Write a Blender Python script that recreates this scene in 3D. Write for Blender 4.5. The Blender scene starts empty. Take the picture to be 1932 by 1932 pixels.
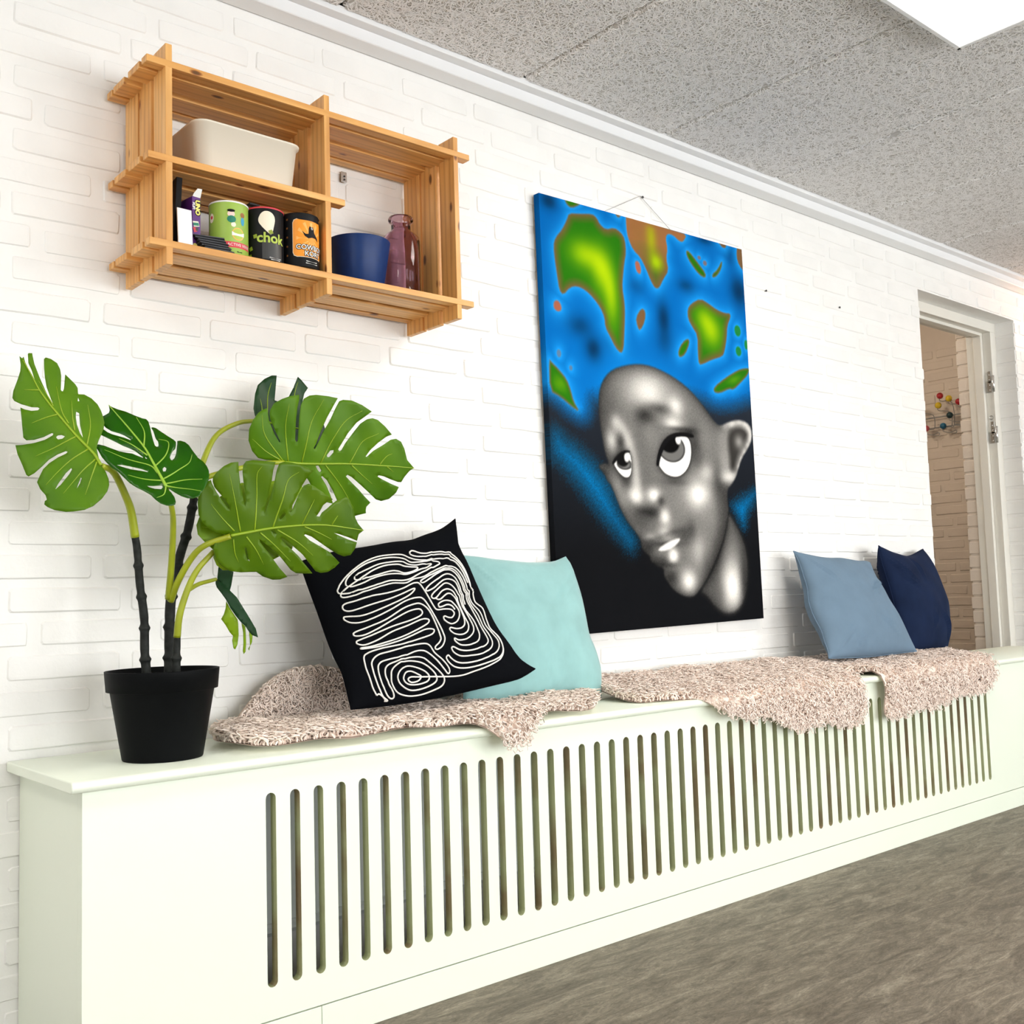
import bpy, bmesh, math, random
import numpy as np
from mathutils import Vector, Matrix
from mathutils.geometry import delaunay_2d_cdt

random.seed(7)
RNG = np.random.default_rng(7)
scene = bpy.context.scene
COL = scene.collection

# ------------------------------------------------------------------ camera
YAW, PITCH, ROLL, FPX = 0.71252879, 0.08042518, -0.03029905, 2007.09
CAM = Vector((0.0, -2.19, 0.83))
fw = Vector((math.sin(YAW) * math.cos(PITCH), math.cos(YAW) * math.cos(PITCH), math.sin(PITCH)))
rt = fw.cross(Vector((0, 0, 1))).normalized()
up = rt.cross(fw)
cr, sr = math.cos(ROLL), math.sin(ROLL)
rt2, up2 = cr * rt + sr * up, -sr * rt + cr * up
cam_data = bpy.data.cameras.new('camera')
cam = bpy.data.objects.new('camera', cam_data)
COL.objects.link(cam)
cam.matrix_world = Matrix(((rt2.x, up2.x, -fw.x, CAM.x), (rt2.y, up2.y, -fw.y, CAM.y), (rt2.z, up2.z, -fw.z, CAM.z), (0, 0, 0, 1)))
cam_data.sensor_width = 36.0
cam_data.lens = FPX / 1932.0 * 36.0
cam_data.clip_start = 0.02
scene.camera = cam

# ------------------------------------------------------------------ world, lights, exposure
world = bpy.data.worlds.new('world')
scene.world = world
world.use_nodes = True
world.node_tree.nodes['Background'].inputs[0].default_value = (0.80, 0.90, 1.0, 1)
world.node_tree.nodes['Background'].inputs[1].default_value = 1.5

def area_light(name, loc, rot, sx, sy, energy, color):
    d = bpy.data.lights.new(name, 'AREA'); d.shape = 'RECTANGLE'; d.size = sx; d.size_y = sy
    d.energy = energy; d.color = color
    o = bpy.data.objects.new(name, d); COL.objects.link(o); o.location = loc; o.rotation_euler = rot
    return o
WINDOWS = [(1.0, 1.9), (3.6, 1.9), (6.0, 1.5)]            # window centres and widths in the wall behind the camera
WIN_Z0, WIN_Z1 = 0.12, 1.95
for cx_, w_ in WINDOWS:                                    # daylight falling in through each window
    area_light('window_daylight', (cx_, -6.02, (WIN_Z0 + WIN_Z1) / 2), (math.radians(90), 0, 0), w_, WIN_Z1 - WIN_Z0, 140 * w_ / 1.9, (0.97, 0.99, 1.0))
area_light('window_daylight', (-2.42, -3.2, 1.03), (0, math.radians(-90), 0), 1.8, 2.4, 48, (0.98, 0.99, 1.0))   # fill for left-facing surfaces, from an unseen side window added for it
scene.view_settings.view_transform = 'Standard'
scene.view_settings.look = 'None'
scene.view_settings.gamma = 1.0
scene.view_settings.use_curve_mapping = False
scene.view_settings.exposure = -0.25
scene.cycles.use_denoising = True
scene.cycles.max_bounces = 8
scene.cycles.diffuse_bounces = 5
scene.cycles.glossy_bounces = 3
scene.cycles.transmission_bounces = 6
scene.cycles.caustics_reflective = False
scene.cycles.caustics_refractive = False
scene.cycles.use_adaptive_sampling = True
scene.cycles.adaptive_threshold = 0.1
scene.cycles.adaptive_min_samples = 8

# ------------------------------------------------------------------ materials
def s2l(c):
    c = np.asarray(c, float) / 255.0
    return np.where(c <= 0.04045, c / 12.92, ((c + 0.055) / 1.055) ** 2.4)
def rgb(r, g, b): return tuple(float(v) for v in s2l((r, g, b))) + (1.0,)

class NT:
    def __init__(s, name):
        s.m = bpy.data.materials.new(name); s.m.use_nodes = True
        s.t = s.m.node_tree; s.b = s.t.nodes['Principled BSDF']
    def n(s, kind, **kw):
        x = s.t.nodes.new('ShaderNode' + kind)
        for k, v in kw.items():
            if k.startswith('i_'):
                key = k[2:]; key = int(key) if key.isdigit() else key.replace('_', ' ')
                x.inputs[key].default_value = v
            else: setattr(x, k, v)
        return x
    def l(s, a, b): s.t.links.new(a, b)
    def coords(s, scale=(1, 1, 1), kind='Object', rnd=0.0):
        tc = s.n('TexCoord'); mp = s.n('Mapping'); mp.inputs['Scale'].default_value = scale
        src = tc.outputs[kind]
        if rnd:
            oi = s.n('ObjectInfo'); vm = s.n('VectorMath', operation='SCALE'); co = s.n('CombineXYZ')
            for i in range(3): s.l(oi.outputs['Random'], co.inputs[i])
            s.l(co.outputs[0], vm.inputs[0]); vm.inputs['Scale'].default_value = rnd
            ad = s.n('VectorMath', operation='ADD'); s.l(src, ad.inputs[0]); s.l(vm.outputs[0], ad.inputs[1]); src = ad.outputs[0]
        s.l(src, mp.inputs[0]); return mp.outputs[0]
    def ramp(s, fac, stops):
        r = s.n('ValToRGB'); e = r.color_ramp.elements
        while len(e) < len(stops): e.new(0.5)
        for el, (p, c) in zip(e, stops): el.position = p; el.color = c
        s.l(fac, r.inputs[0]); return r.outputs[0]
    def bump(s, h, strength, dist):
        b = s.n('Bump'); b.inputs['Strength'].default_value = strength; b.inputs['Distance'].default_value = dist
        s.l(h, b.inputs['Height']); s.l(b.outputs[0], s.b.inputs['Normal'])

def plain(name, c, rough=0.5, metal=0.0, spec=0.5, noise=0.0, nscale=40, bump=0.0, bscale=300, bdist=0.001, sheen=0.0):
    t = NT(name); t.b.inputs['Base Color'].default_value = c; t.b.inputs['Roughness'].default_value = rough
    t.b.inputs['Metallic'].default_value = metal; t.b.inputs['Specular IOR Level'].default_value = spec
    if sheen: t.b.inputs['Sheen Weight'].default_value = sheen; t.b.inputs['Sheen Roughness'].default_value = 0.4
    if noise:
        v = t.coords((1, 1, 1)); nz = t.n('TexNoise', i_Scale=nscale, i_Detail=4.0); t.l(v, nz.inputs['Vector'])
        lo = tuple(x * (1 - noise) for x in c[:3]) + (1,); hi = tuple(min(1, x * (1 + noise)) for x in c[:3]) + (1,)
        t.l(t.ramp(nz.outputs[0], [(0.3, lo), (0.7, hi)]), t.b.inputs['Base Color'])
    if bump:
        v = t.coords((1, 1, 1)); nz = t.n('TexNoise', i_Scale=bscale, i_Detail=3.0); t.l(v, nz.inputs['Vector'])
        t.bump(nz.outputs[0], bump, bdist)
    return t.m

def wood_mat():
    t = NT('pine_wood')
    v = t.coords((1.0, 9.0, 9.0), rnd=7.0)
    nz = t.n('TexNoise', i_Scale=3.0, i_Detail=5.0, i_Distortion=0.6); t.l(v, nz.inputs['Vector'])
    v2 = t.coords((0.9, 13.0, 13.0), rnd=3.0)
    wv = t.n('TexWave', wave_type='BANDS', bands_direction='Y', i_Scale=1.3, i_Distortion=9.0, i_Detail=3.0, i_Detail_Scale=0.7); t.l(v2, wv.inputs['Vector'])
    base = t.ramp(nz.outputs[0], [(0.25, rgb(204, 142, 72)), (0.55, rgb(228, 172, 100)), (0.8, rgb(240, 194, 130))])
    gr = t.ramp(wv.outputs[0], [(0.0, (0.68, 0.58, 0.48, 1)), (0.45, (1, 1, 1, 1))])
    mx = t.n('Mix', data_type='RGBA', blend_type='MULTIPLY'); mx.inputs[0].default_value = 0.55
    t.l(base, mx.inputs[6]); t.l(gr, mx.inputs[7])
    # knots
    vk = t.coords((8.0, 19.0, 19.0), rnd=11.0)
    vo = t.n('TexVoronoi', i_Scale=1.0); t.l(vk, vo.inputs['Vector'])
    kn = t.ramp(vo.outputs['Distance'], [(0.06, rgb(58, 32, 14)), (0.085, rgb(150, 100, 60)), (0.13, (1, 1, 1, 1))])
    mk = t.n('Mix', data_type='RGBA', blend_type='MULTIPLY'); mk.inputs[0].default_value = 0.85
    t.l(mx.outputs[2], mk.inputs[6]); t.l(kn, mk.inputs[7])
    t.l(mk.outputs[2], t.b.inputs['Base Color']); t.b.inputs['Roughness'].default_value = 0.42
    t.bump(wv.outputs[0], 0.15, 0.0006)
    return t.m

def wall_mat(name, c):
    t = NT(name)
    v = t.coords(kind='Object', rnd=9.0); n1 = t.n('TexNoise', i_Scale=7.0, i_Detail=4.0); t.l(v, n1.inputs['Vector'])
    lo = tuple(x * 0.95 for x in c[:3]) + (1,)
    t.l(t.ramp(n1.outputs[0], [(0.3, lo), (0.6, c)]), t.b.inputs['Base Color'])
    n2 = t.n('TexNoise', i_Scale=90.0, i_Detail=5.0, i_Roughness=0.6); t.l(v, n2.inputs['Vector'])
    t.b.inputs['Roughness'].default_value = 0.55
    t.bump(n2.outputs[0], 0.22, 0.003)
    return t.m

def floor_mat():
    t = NT('linoleum')
    v = t.coords((2.2, 9.0, 1), kind='Object')
    n1 = t.n('TexNoise', i_Scale=2.6, i_Detail=10.0, i_Roughness=0.78, i_Distortion=1.2); t.l(v, n1.inputs['Vector'])
    v2 = t.coords((14.0, 40.0, 1), kind='Object')
    n2 = t.n('TexNoise', i_Scale=3.0, i_Detail=8.0, i_Roughness=0.75, i_Distortion=2.0); t.l(v2, n2.inputs['Vector'])
    a = t.ramp(n1.outputs[0], [(0.34, rgb(78, 69, 58)), (0.46, rgb(106, 97, 84)), (0.56, rgb(128, 119, 105)), (0.68, rgb(156, 147, 131))])
    b = t.ramp(n2.outputs[0], [(0.36, (0.55, 0.54, 0.52, 1)), (0.5, (0.98, 0.98, 0.98, 1)), (0.66, (1.5, 1.48, 1.45, 1))])
    mx = t.n('Mix', data_type='RGBA', blend_type='MULTIPLY'); mx.inputs[0].default_value = 0.75
    t.l(a, mx.inputs[6]); t.l(b, mx.inputs[7]); t.l(mx.outputs[2], t.b.inputs['Base Color'])
    t.b.inputs['Roughness'].default_value = 0.5; t.b.inputs['Specular IOR Level'].default_value = 0.3
    return t.m

def leaf_mat(name, c0, c1, back0, back1, rough=0.32):
    t = NT(name)
    v = t.coords(); nz = t.n('TexNoise', i_Scale=9.0, i_Detail=3.0); t.l(v, nz.inputs['Vector'])
    a = t.ramp(nz.outputs[0], [(0.3, c0), (0.7, c1)]); b = t.ramp(nz.outputs[0], [(0.3, back0), (0.7, back1)])
    sd = t.n('Attribute', attribute_name='face_side')
    mx = t.n('Mix', data_type='RGBA'); t.l(sd.outputs['Fac'], mx.inputs[0]); t.l(b, mx.inputs[6]); t.l(a, mx.inputs[7])
    t.l(mx.outputs[2], t.b.inputs['Base Color']); t.b.inputs['Roughness'].default_value = rough
    t.b.inputs['Specular IOR Level'].default_value = 0.22
    n2 = t.n('TexNoise', i_Scale=500.0, i_Detail=2.0); t.l(v, n2.inputs['Vector']); t.bump(n2.outputs[0], 0.1, 0.0005)
    return t.m

def emis(name, c, strength):
    t = NT(name); t.b.inputs['Base Color'].default_value = c
    t.b.inputs['Emission Color'].default_value = c; t.b.inputs['Emission Strength'].default_value = strength
    return t.m

def slot_edge_mat():
    t = NT('routed_slot_edge')
    v = t.coords((40.0, 1, 2.2)); nz = t.n('TexNoise', i_Scale=2.0, i_Detail=4.0); t.l(v, nz.inputs['Vector'])
    t.l(t.ramp(nz.outputs[0], [(0.36, rgb(158, 140, 108)), (0.50, rgb(186, 192, 150))]), t.b.inputs['Base Color'])
    t.b.inputs['Roughness'].default_value = 0.6
    return t.m

def fleece_mat(name, c):
    t = NT(name); nt = t.t; df = t.n('BsdfDiffuse')
    nz = t.n('TexNoise', i_Scale=22.0, i_Detail=3.0); t.l(t.coords(), nz.inputs['Vector'])
    t.l(t.ramp(nz.outputs[0], [(0.3, tuple(x * .95 for x in c[:3]) + (1,)), (0.7, c)]), df.inputs[0])
    t.l(df.outputs[0], nt.nodes['Material Output'].inputs[0]); nt.nodes.remove(t.b); return t.m

M = dict(
    wall=wall_mat('white_painted_brick', (0.84, 0.835, 0.815, 1)),
    hall=wall_mat('cream_painted_brick', (0.66, 0.575, 0.49, 1)),
    plaster=plain('white_plaster', (0.88, 0.87, 0.84, 1), 0.6),
    floor=floor_mat(),
    trim=plain('white_metal_trim', (0.80, 0.81, 0.82, 1), 0.3),
    frame=plain('cream_gloss_paint', (0.74, 0.72, 0.66, 1), 0.35),
    mint=plain('pale_mint_paint', (0.80, 0.86, 0.74, 1), 0.34, bump=0.04, bscale=220),
    slot=slot_edge_mat(),
    radiator=plain('grey_radiator_enamel', (0.62, 0.65, 0.66, 1), 0.4),
    steel=plain('brushed_steel', (0.52, 0.52, 0.50, 1), 0.35, metal=1.0),
    chrome=plain('chrome', (0.75, 0.75, 0.75, 1), 0.2, metal=1.0),
    wood=wood_mat(),
    black_plastic=plain('black_plastic', (0.004, 0.0045, 0.005, 1), 0.5, spec=0.06, bump=0.05, bscale=400),
    soil=plain('dark_soil', (0.012, 0.010, 0.008, 1), 0.9),
    cane=plain('dark_cane_bark', (0.016, 0.018, 0.016, 1), 0.6, spec=0.15, noise=0.5, nscale=60, bump=0.5, bscale=120, bdist=0.003),
    petiole=plain('yellow_green_petiole', rgb(150, 160, 30), 0.4, noise=0.2, nscale=15),
    vein=plain('pale_leaf_vein', rgb(138, 166, 26), 0.4),
    vein2=plain('bright_leaf_vein', rgb(150, 190, 60), 0.35),
    canvas_back=plain('raw_canvas', rgb(190, 180, 160), 0.9),
    nail=plain('dark_nail', (0.05, 0.05, 0.05, 1), 0.5, metal=0.6),
    wire=plain('grey_wire', (0.30, 0.29, 0.27, 1), 0.4),
    black_cloth=plain('black_cotton', (0.004, 0.0045, 0.006, 1), 0.95, bump=0.25, bscale=900, bdist=0.0006, spec=0.03),
    thread=plain('white_cord', (0.85, 0.83, 0.78, 1), 0.8, bump=0.4, bscale=900),
    teal=plain('pale_teal_velvet', rgb(136, 180, 180), 0.85, noise=0.10, nscale=14, sheen=0.5, bump=0.1, bscale=800),
    greyblue=plain('grey_blue_cotton', rgb(99, 122, 142), 0.85, noise=0.06, nscale=16, bump=0.2, bscale=900, bdist=0.0006),
    navy=plain('navy_cotton', rgb(22, 34, 60), 0.9, spec=0.1, noise=0.18, nscale=14, bump=0.2, bscale=900, bdist=0.0006),
    hide=plain('beige_hide', rgb(246, 230, 218), 0.9),
    fleece=fleece_mat('beige_pink_wool', rgb(255, 240, 229)),
    fleece2=fleece_mat('pale_rose_wool', rgb(255, 239, 228)),
    wool=plain('wood_wool_strand', rgb(250, 249, 248), 0.9, noise=0.04, nscale=60),
    wool_dark=plain('wood_wool_core', rgb(200, 197, 192), 0.95),
    bin=plain('cream_plastic', rgb(222, 214, 198), 0.4, bump=0.03, bscale=150),
    blue=plain('navy_glazed_pot', rgb(8, 44, 98), 0.4, spec=0.25, noise=0.06, nscale=60),
    green_print=plain('green_print', rgb(150, 182, 72), 0.45, noise=0.05, nscale=20),
    black_print=plain('black_print', (0.008, 0.008, 0.009, 1), 0.5, spec=0.15),
    grey_print=plain('dark_grey_print', rgb(52, 52, 52), 0.4),
    orange_print=plain('orange_print', rgb(240, 148, 32), 0.45),
    orange2_print=plain('pale_orange_print', rgb(246, 176, 92), 0.45),
    white_print=plain('white_print', (0.80, 0.80, 0.78, 1), 0.5),
    cream_print=plain('cream_print', rgb(236, 226, 205), 0.5),
    red_print=plain('red_print', rgb(206, 60, 72), 0.5),
    lime_print=plain('lime_print', rgb(176, 194, 78), 0.5),
    olive_print=plain('olive_print', rgb(138, 152, 40), 0.5),
    brown_print=plain('brown_print', rgb(150, 95, 40), 0.5),
    teal_print=plain('teal_print', rgb(22, 120, 96), 0.5),
    cyan_print=plain('cyan_print', rgb(40, 150, 190), 0.5),
    skin_print=plain('pink_print', rgb(238, 205, 195), 0.5),
    purple_print=plain('purple_print', rgb(86, 34, 116), 0.45),
    yellow_print=plain('pale_yellow_print', rgb(236, 222, 118), 0.5),
    card=plain('white_card', (0.82, 0.83, 0.85, 1), 0.6),
    lamp=emis('lamp_diffuser', (1.0, 0.975, 0.93, 1), 1.6),
)
t = NT('purple_glass'); t.b.inputs['Base Color'].default_value = rgb(214, 182, 198); t.b.inputs['Roughness'].default_value = 0.03
t.b.inputs['Transmission Weight'].default_value = 1.0; t.b.inputs['IOR'].default_value = 1.3; M['glass'] = t.m
t = NT('window_glass'); t.b.inputs['Base Color'].default_value = (1, 1, 1, 1); t.b.inputs['Roughness'].default_value = 0.0
t.b.inputs['Transmission Weight'].default_value = 1.0; t.b.inputs['IOR'].default_value = 1.0; M['pane'] = t.m
M['ball_red'] = plain('red_ball', rgb(176, 30, 40), 0.35); M['ball_yellow'] = plain('yellow_ball', rgb(222, 190, 40), 0.35)
M['ball_blue'] = plain('blue_ball', rgb(24, 92, 122), 0.35); M['ball_green'] = plain('green_ball', rgb(20, 84, 50), 0.35)
M['ball_teal'] = plain('teal_ball', rgb(14, 52, 56), 0.35); M['ball_rose'] = plain('rose_ball', rgb(200, 90, 96), 0.35)

# ------------------------------------------------------------------ helpers
def link(name, me, mat=None, parent=None, loc=None, rot=None):
    o = bpy.data.objects.new(name, me); COL.objects.link(o)
    if mat is not None and me is not None and not me.materials: me.materials.append(mat)
    if parent is not None: o.parent = parent
    if loc is not None: o.location = loc
    if rot is not None: o.rotation_euler = rot
    return o
def tag(o, label=None, cat=None, group=None, kind=None):
    if label: o['label'] = label
    if cat: o['category'] = cat
    if group: o['group'] = group
    if kind: o['kind'] = kind
    return o
def empty(name, loc, label, cat, group=None):
    o = bpy.data.objects.new(name, None); COL.objects.link(o); o.location = loc; o.empty_display_size = 0.05
    return tag(o, label, cat, group)
def sub(o, parent):
    """parent keeping world placement (parents are never rotated or scaled when this is used)"""
    o.parent = parent; o.location = Vector(o.location) - Vector(parent.location); return o
def mesh(name, verts, faces, smooth=False):
    me = bpy.data.meshes.new(name); me.from_pydata([tuple(map(float, v)) for v in verts], [], [tuple(map(int, f)) for f in faces]); me.update()
    if smooth: me.polygons.foreach_set('use_smooth', [True] * len(me.polygons))
    return me
def fast_mesh(name, V, F, smooth=True):
    """V (n,3) and F (m,k) numpy arrays"""
    me = bpy.data.meshes.new(name); n, m, k = len(V), len(F), F.shape[1]
    me.vertices.add(n); me.vertices.foreach_set('co', np.asarray(V, np.float32).ravel())
    me.loops.add(m * k); me.loops.foreach_set('vertex_index', F.astype(np.int32).ravel())
    me.polygons.add(m); me.polygons.foreach_set('loop_start', np.arange(0, m * k, k, dtype=np.int32))
    try: me.polygons.foreach_set('loop_total', np.full(m, k, np.int32))
    except Exception: pass
    me.polygons.foreach_set('use_smooth', np.full(m, smooth))
    me.update(calc_edges=True); me.validate(); return me
class MB:
    def __init__(s): s.v = []; s.f = []; s.sm = []
    def add(s, v, f, smooth=False):
        o = len(s.v); s.v += [tuple(map(float, p)) for p in v]; s.f += [tuple(i + o for i in q) for q in f]; s.sm += [smooth] * len(f); return s
    def box(s, x0, x1, y0, y1, z0, z1):
        v = [(x0, y0, z0), (x1, y0, z0), (x1, y1, z0), (x0, y1, z0), (x0, y0, z1), (x1, y0, z1), (x1, y1, z1), (x0, y1, z1)]
        return s.add(v, [(0, 3, 2, 1), (4, 5, 6, 7), (0, 1, 5, 4), (1, 2, 6, 5), (2, 3, 7, 6), (3, 0, 4, 7)])
    def tube(s, P, R, n=8, cap=True):
        v, f = tube_vf(P, R, n, cap); return s.add(v, f, True)
    def lathe(s, prof, n=40, c=(0, 0, 0), smooth=True):
        v = []; f = []
        for r, z in prof:
            for i in range(n):
                a = 2 * math.pi * i / n; v.append((c[0] + r * math.cos(a), c[1] + r * math.sin(a), c[2] + z))
        for j in range(len(prof) - 1):
            for i in range(n):
                k = (i + 1) % n; f.append((j * n + i, j * n + k, (j + 1) * n + k, (j + 1) * n + i))
        return s.add(v, f, smooth)
    def build(s, name, mat, parent=None, bevel=0.0, loc=None, rot=None, seg=2):
        me = bpy.data.meshes.new(name); me.from_pydata(s.v, [], s.f); me.update()
        me.polygons.foreach_set('use_smooth', s.sm if not bevel else [True] * len(s.sm))
        o = link(name, me, mat, parent, loc, rot)
        if bevel:
            b = o.modifiers.new('bevel', 'BEVEL'); b.width = bevel; b.segments = seg; b.limit_method = 'ANGLE'; b.angle_limit = math.radians(40); b.harden_normals = True
        return o
def smooth_path(P, per=6):
    P = [Vector(p) for p in P]
    if len(P) < 3: return P
    Q = [P[0] * 2 - P[1]] + P + [P[-1] * 2 - P[-2]]; out = []
    for i in range(1, len(Q) - 2):
        a, b, c, d = Q[i - 1], Q[i], Q[i + 1], Q[i + 2]
        for k in range(per):
            t = k / per
            out.append(0.5 * ((2 * b) + (c - a) * t + (2 * a - 5 * b + 4 * c - d) * t * t + (3 * b - a - 3 * c + d) * t ** 3))
    out.append(P[-1]); return out
def tube_vf(P, R, n=8, cap=True):
    P = [Vector(p) for p in P]; m = len(P)
    if not hasattr(R, '__len__'): R = [R] * m
    v = []; f = []; prev = None
    for i in range(m):
        t = (P[min(i + 1, m - 1)] - P[max(i - 1, 0)])
        t = t.normalized() if t.length > 1e-9 else Vector((0, 0, 1))
        if prev is None:
            a = Vector((0, 0, 1)) if abs(t.z) < 0.9 else Vector((1, 0, 0)); u = t.cross(a).normalized()
        else:
            u = prev - t * prev.dot(t); u = u.normalized() if u.length > 1e-6 else t.orthogonal().normalized()
        prev = u; w = t.cross(u)
        for k in range(n):
            a = 2 * math.pi * k / n; v.append(P[i] + (u * math.cos(a) + w * math.sin(a)) * R[i])
    for i in range(m - 1):
        for k in range(n):
            q = (k + 1) % n; f.append((i * n + k, i * n + q, (i + 1) * n + q, (i + 1) * n + k))
    if cap: f.append(tuple(range(n - 1, -1, -1))); f.append(tuple((m - 1) * n + k for k in range(n)))
    return v, f
def in_poly(x, y, poly):
    x = np.asarray(x, float); y = np.asarray(y, float); c = np.zeros(x.shape, bool); n = len(poly)
    for i in range(n):
        x0, y0 = poly[i]; x1, y1 = poly[(i + 1) % n]
        if y0 == y1: continue
        k = ((y0 > y) != (y1 > y)) & (x < (x1 - x0) * (y - y0) / (y1 - y0) + x0); c ^= k
    return c
def chaikin(poly, it=2):
    P = np.array(poly, float)
    for _ in range(it):
        Q = np.roll(P, -1, 0); P = np.stack([P * .75 + Q * .25, P * .25 + Q * .75], 1).reshape(-1, 2)
    return P
def triangulate(polys, step):
    """outer outline + holes -> 2D points, triangles, with inner grid points every `step`"""
    pts = []; edges = []
    for p in polys:
        o = len(pts); pts += [tuple(q) for q in p]; n = len(p); edges += [(o + i, o + (i + 1) % n) for i in range(n)]
    A = np.array(polys[0]); x0, y0 = A.min(0); x1, y1 = A.max(0)
    gx, gy = np.meshgrid(np.arange(x0, x1, step), np.arange(y0, y1, step)); gx = gx.ravel() + 1e-4; gy = gy.ravel() + 1e-4
    ins = in_poly(gx, gy, polys[0])
    for h in polys[1:]: ins &= ~in_poly(gx, gy, h)
    allb = np.array(pts)
    gx, gy = gx[ins], gy[ins]
    d = np.sqrt(((gx[:, None] - allb[None, :, 0]) ** 2 + (gy[:, None] - allb[None, :, 1]) ** 2).min(1))
    k = d > step * 0.4
    pts += list(zip(gx[k].tolist(), gy[k].tolist()))
    r = delaunay_2d_cdt([Vector(p) for p in pts], edges, [], 0, 1e-6)
    V = np.array([tuple(v) for v in r[0]]); F = np.array([f for f in r[2] if len(f) == 3])
    c = V[F].mean(1); ins = in_poly(c[:, 0], c[:, 1], polys[0])
    for h in polys[1:]: ins &= ~in_poly(c[:, 0], c[:, 1], h)
    F = F[ins]
    a = V[F]; ar = (a[:, 1, 0] - a[:, 0, 0]) * (a[:, 2, 1] - a[:, 0, 1]) - (a[:, 2, 0] - a[:, 0, 0]) * (a[:, 1, 1] - a[:, 0, 1])
    F[ar < 0] = F[ar < 0][:, ::-1]
    used = np.unique(F); mp = -np.ones(len(V), int); mp[used] = np.arange(len(used))
    return V[used], mp[F]
def text_mesh(body, size, align='CENTER', bold=0.0):
    c = bpy.data.curves.new('lettering', 'FONT'); c.body = body; c.size = size; c.align_x = align; c.offset = bold; c.resolution_u = 3
    o = bpy.data.objects.new('lettering', c); COL.objects.link(o); bpy.context.view_layer.update()
    e = o.evaluated_get(bpy.context.evaluated_depsgraph_get()); me = e.to_mesh()
    V = np.array([tuple(v.co) for v in me.vertices]).reshape(-1, 3); F = [tuple(p.vertices) for p in me.polygons]
    e.to_mesh_clear(); bpy.data.objects.remove(o); bpy.data.curves.remove(c)
    return V[:, :2], F

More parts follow.
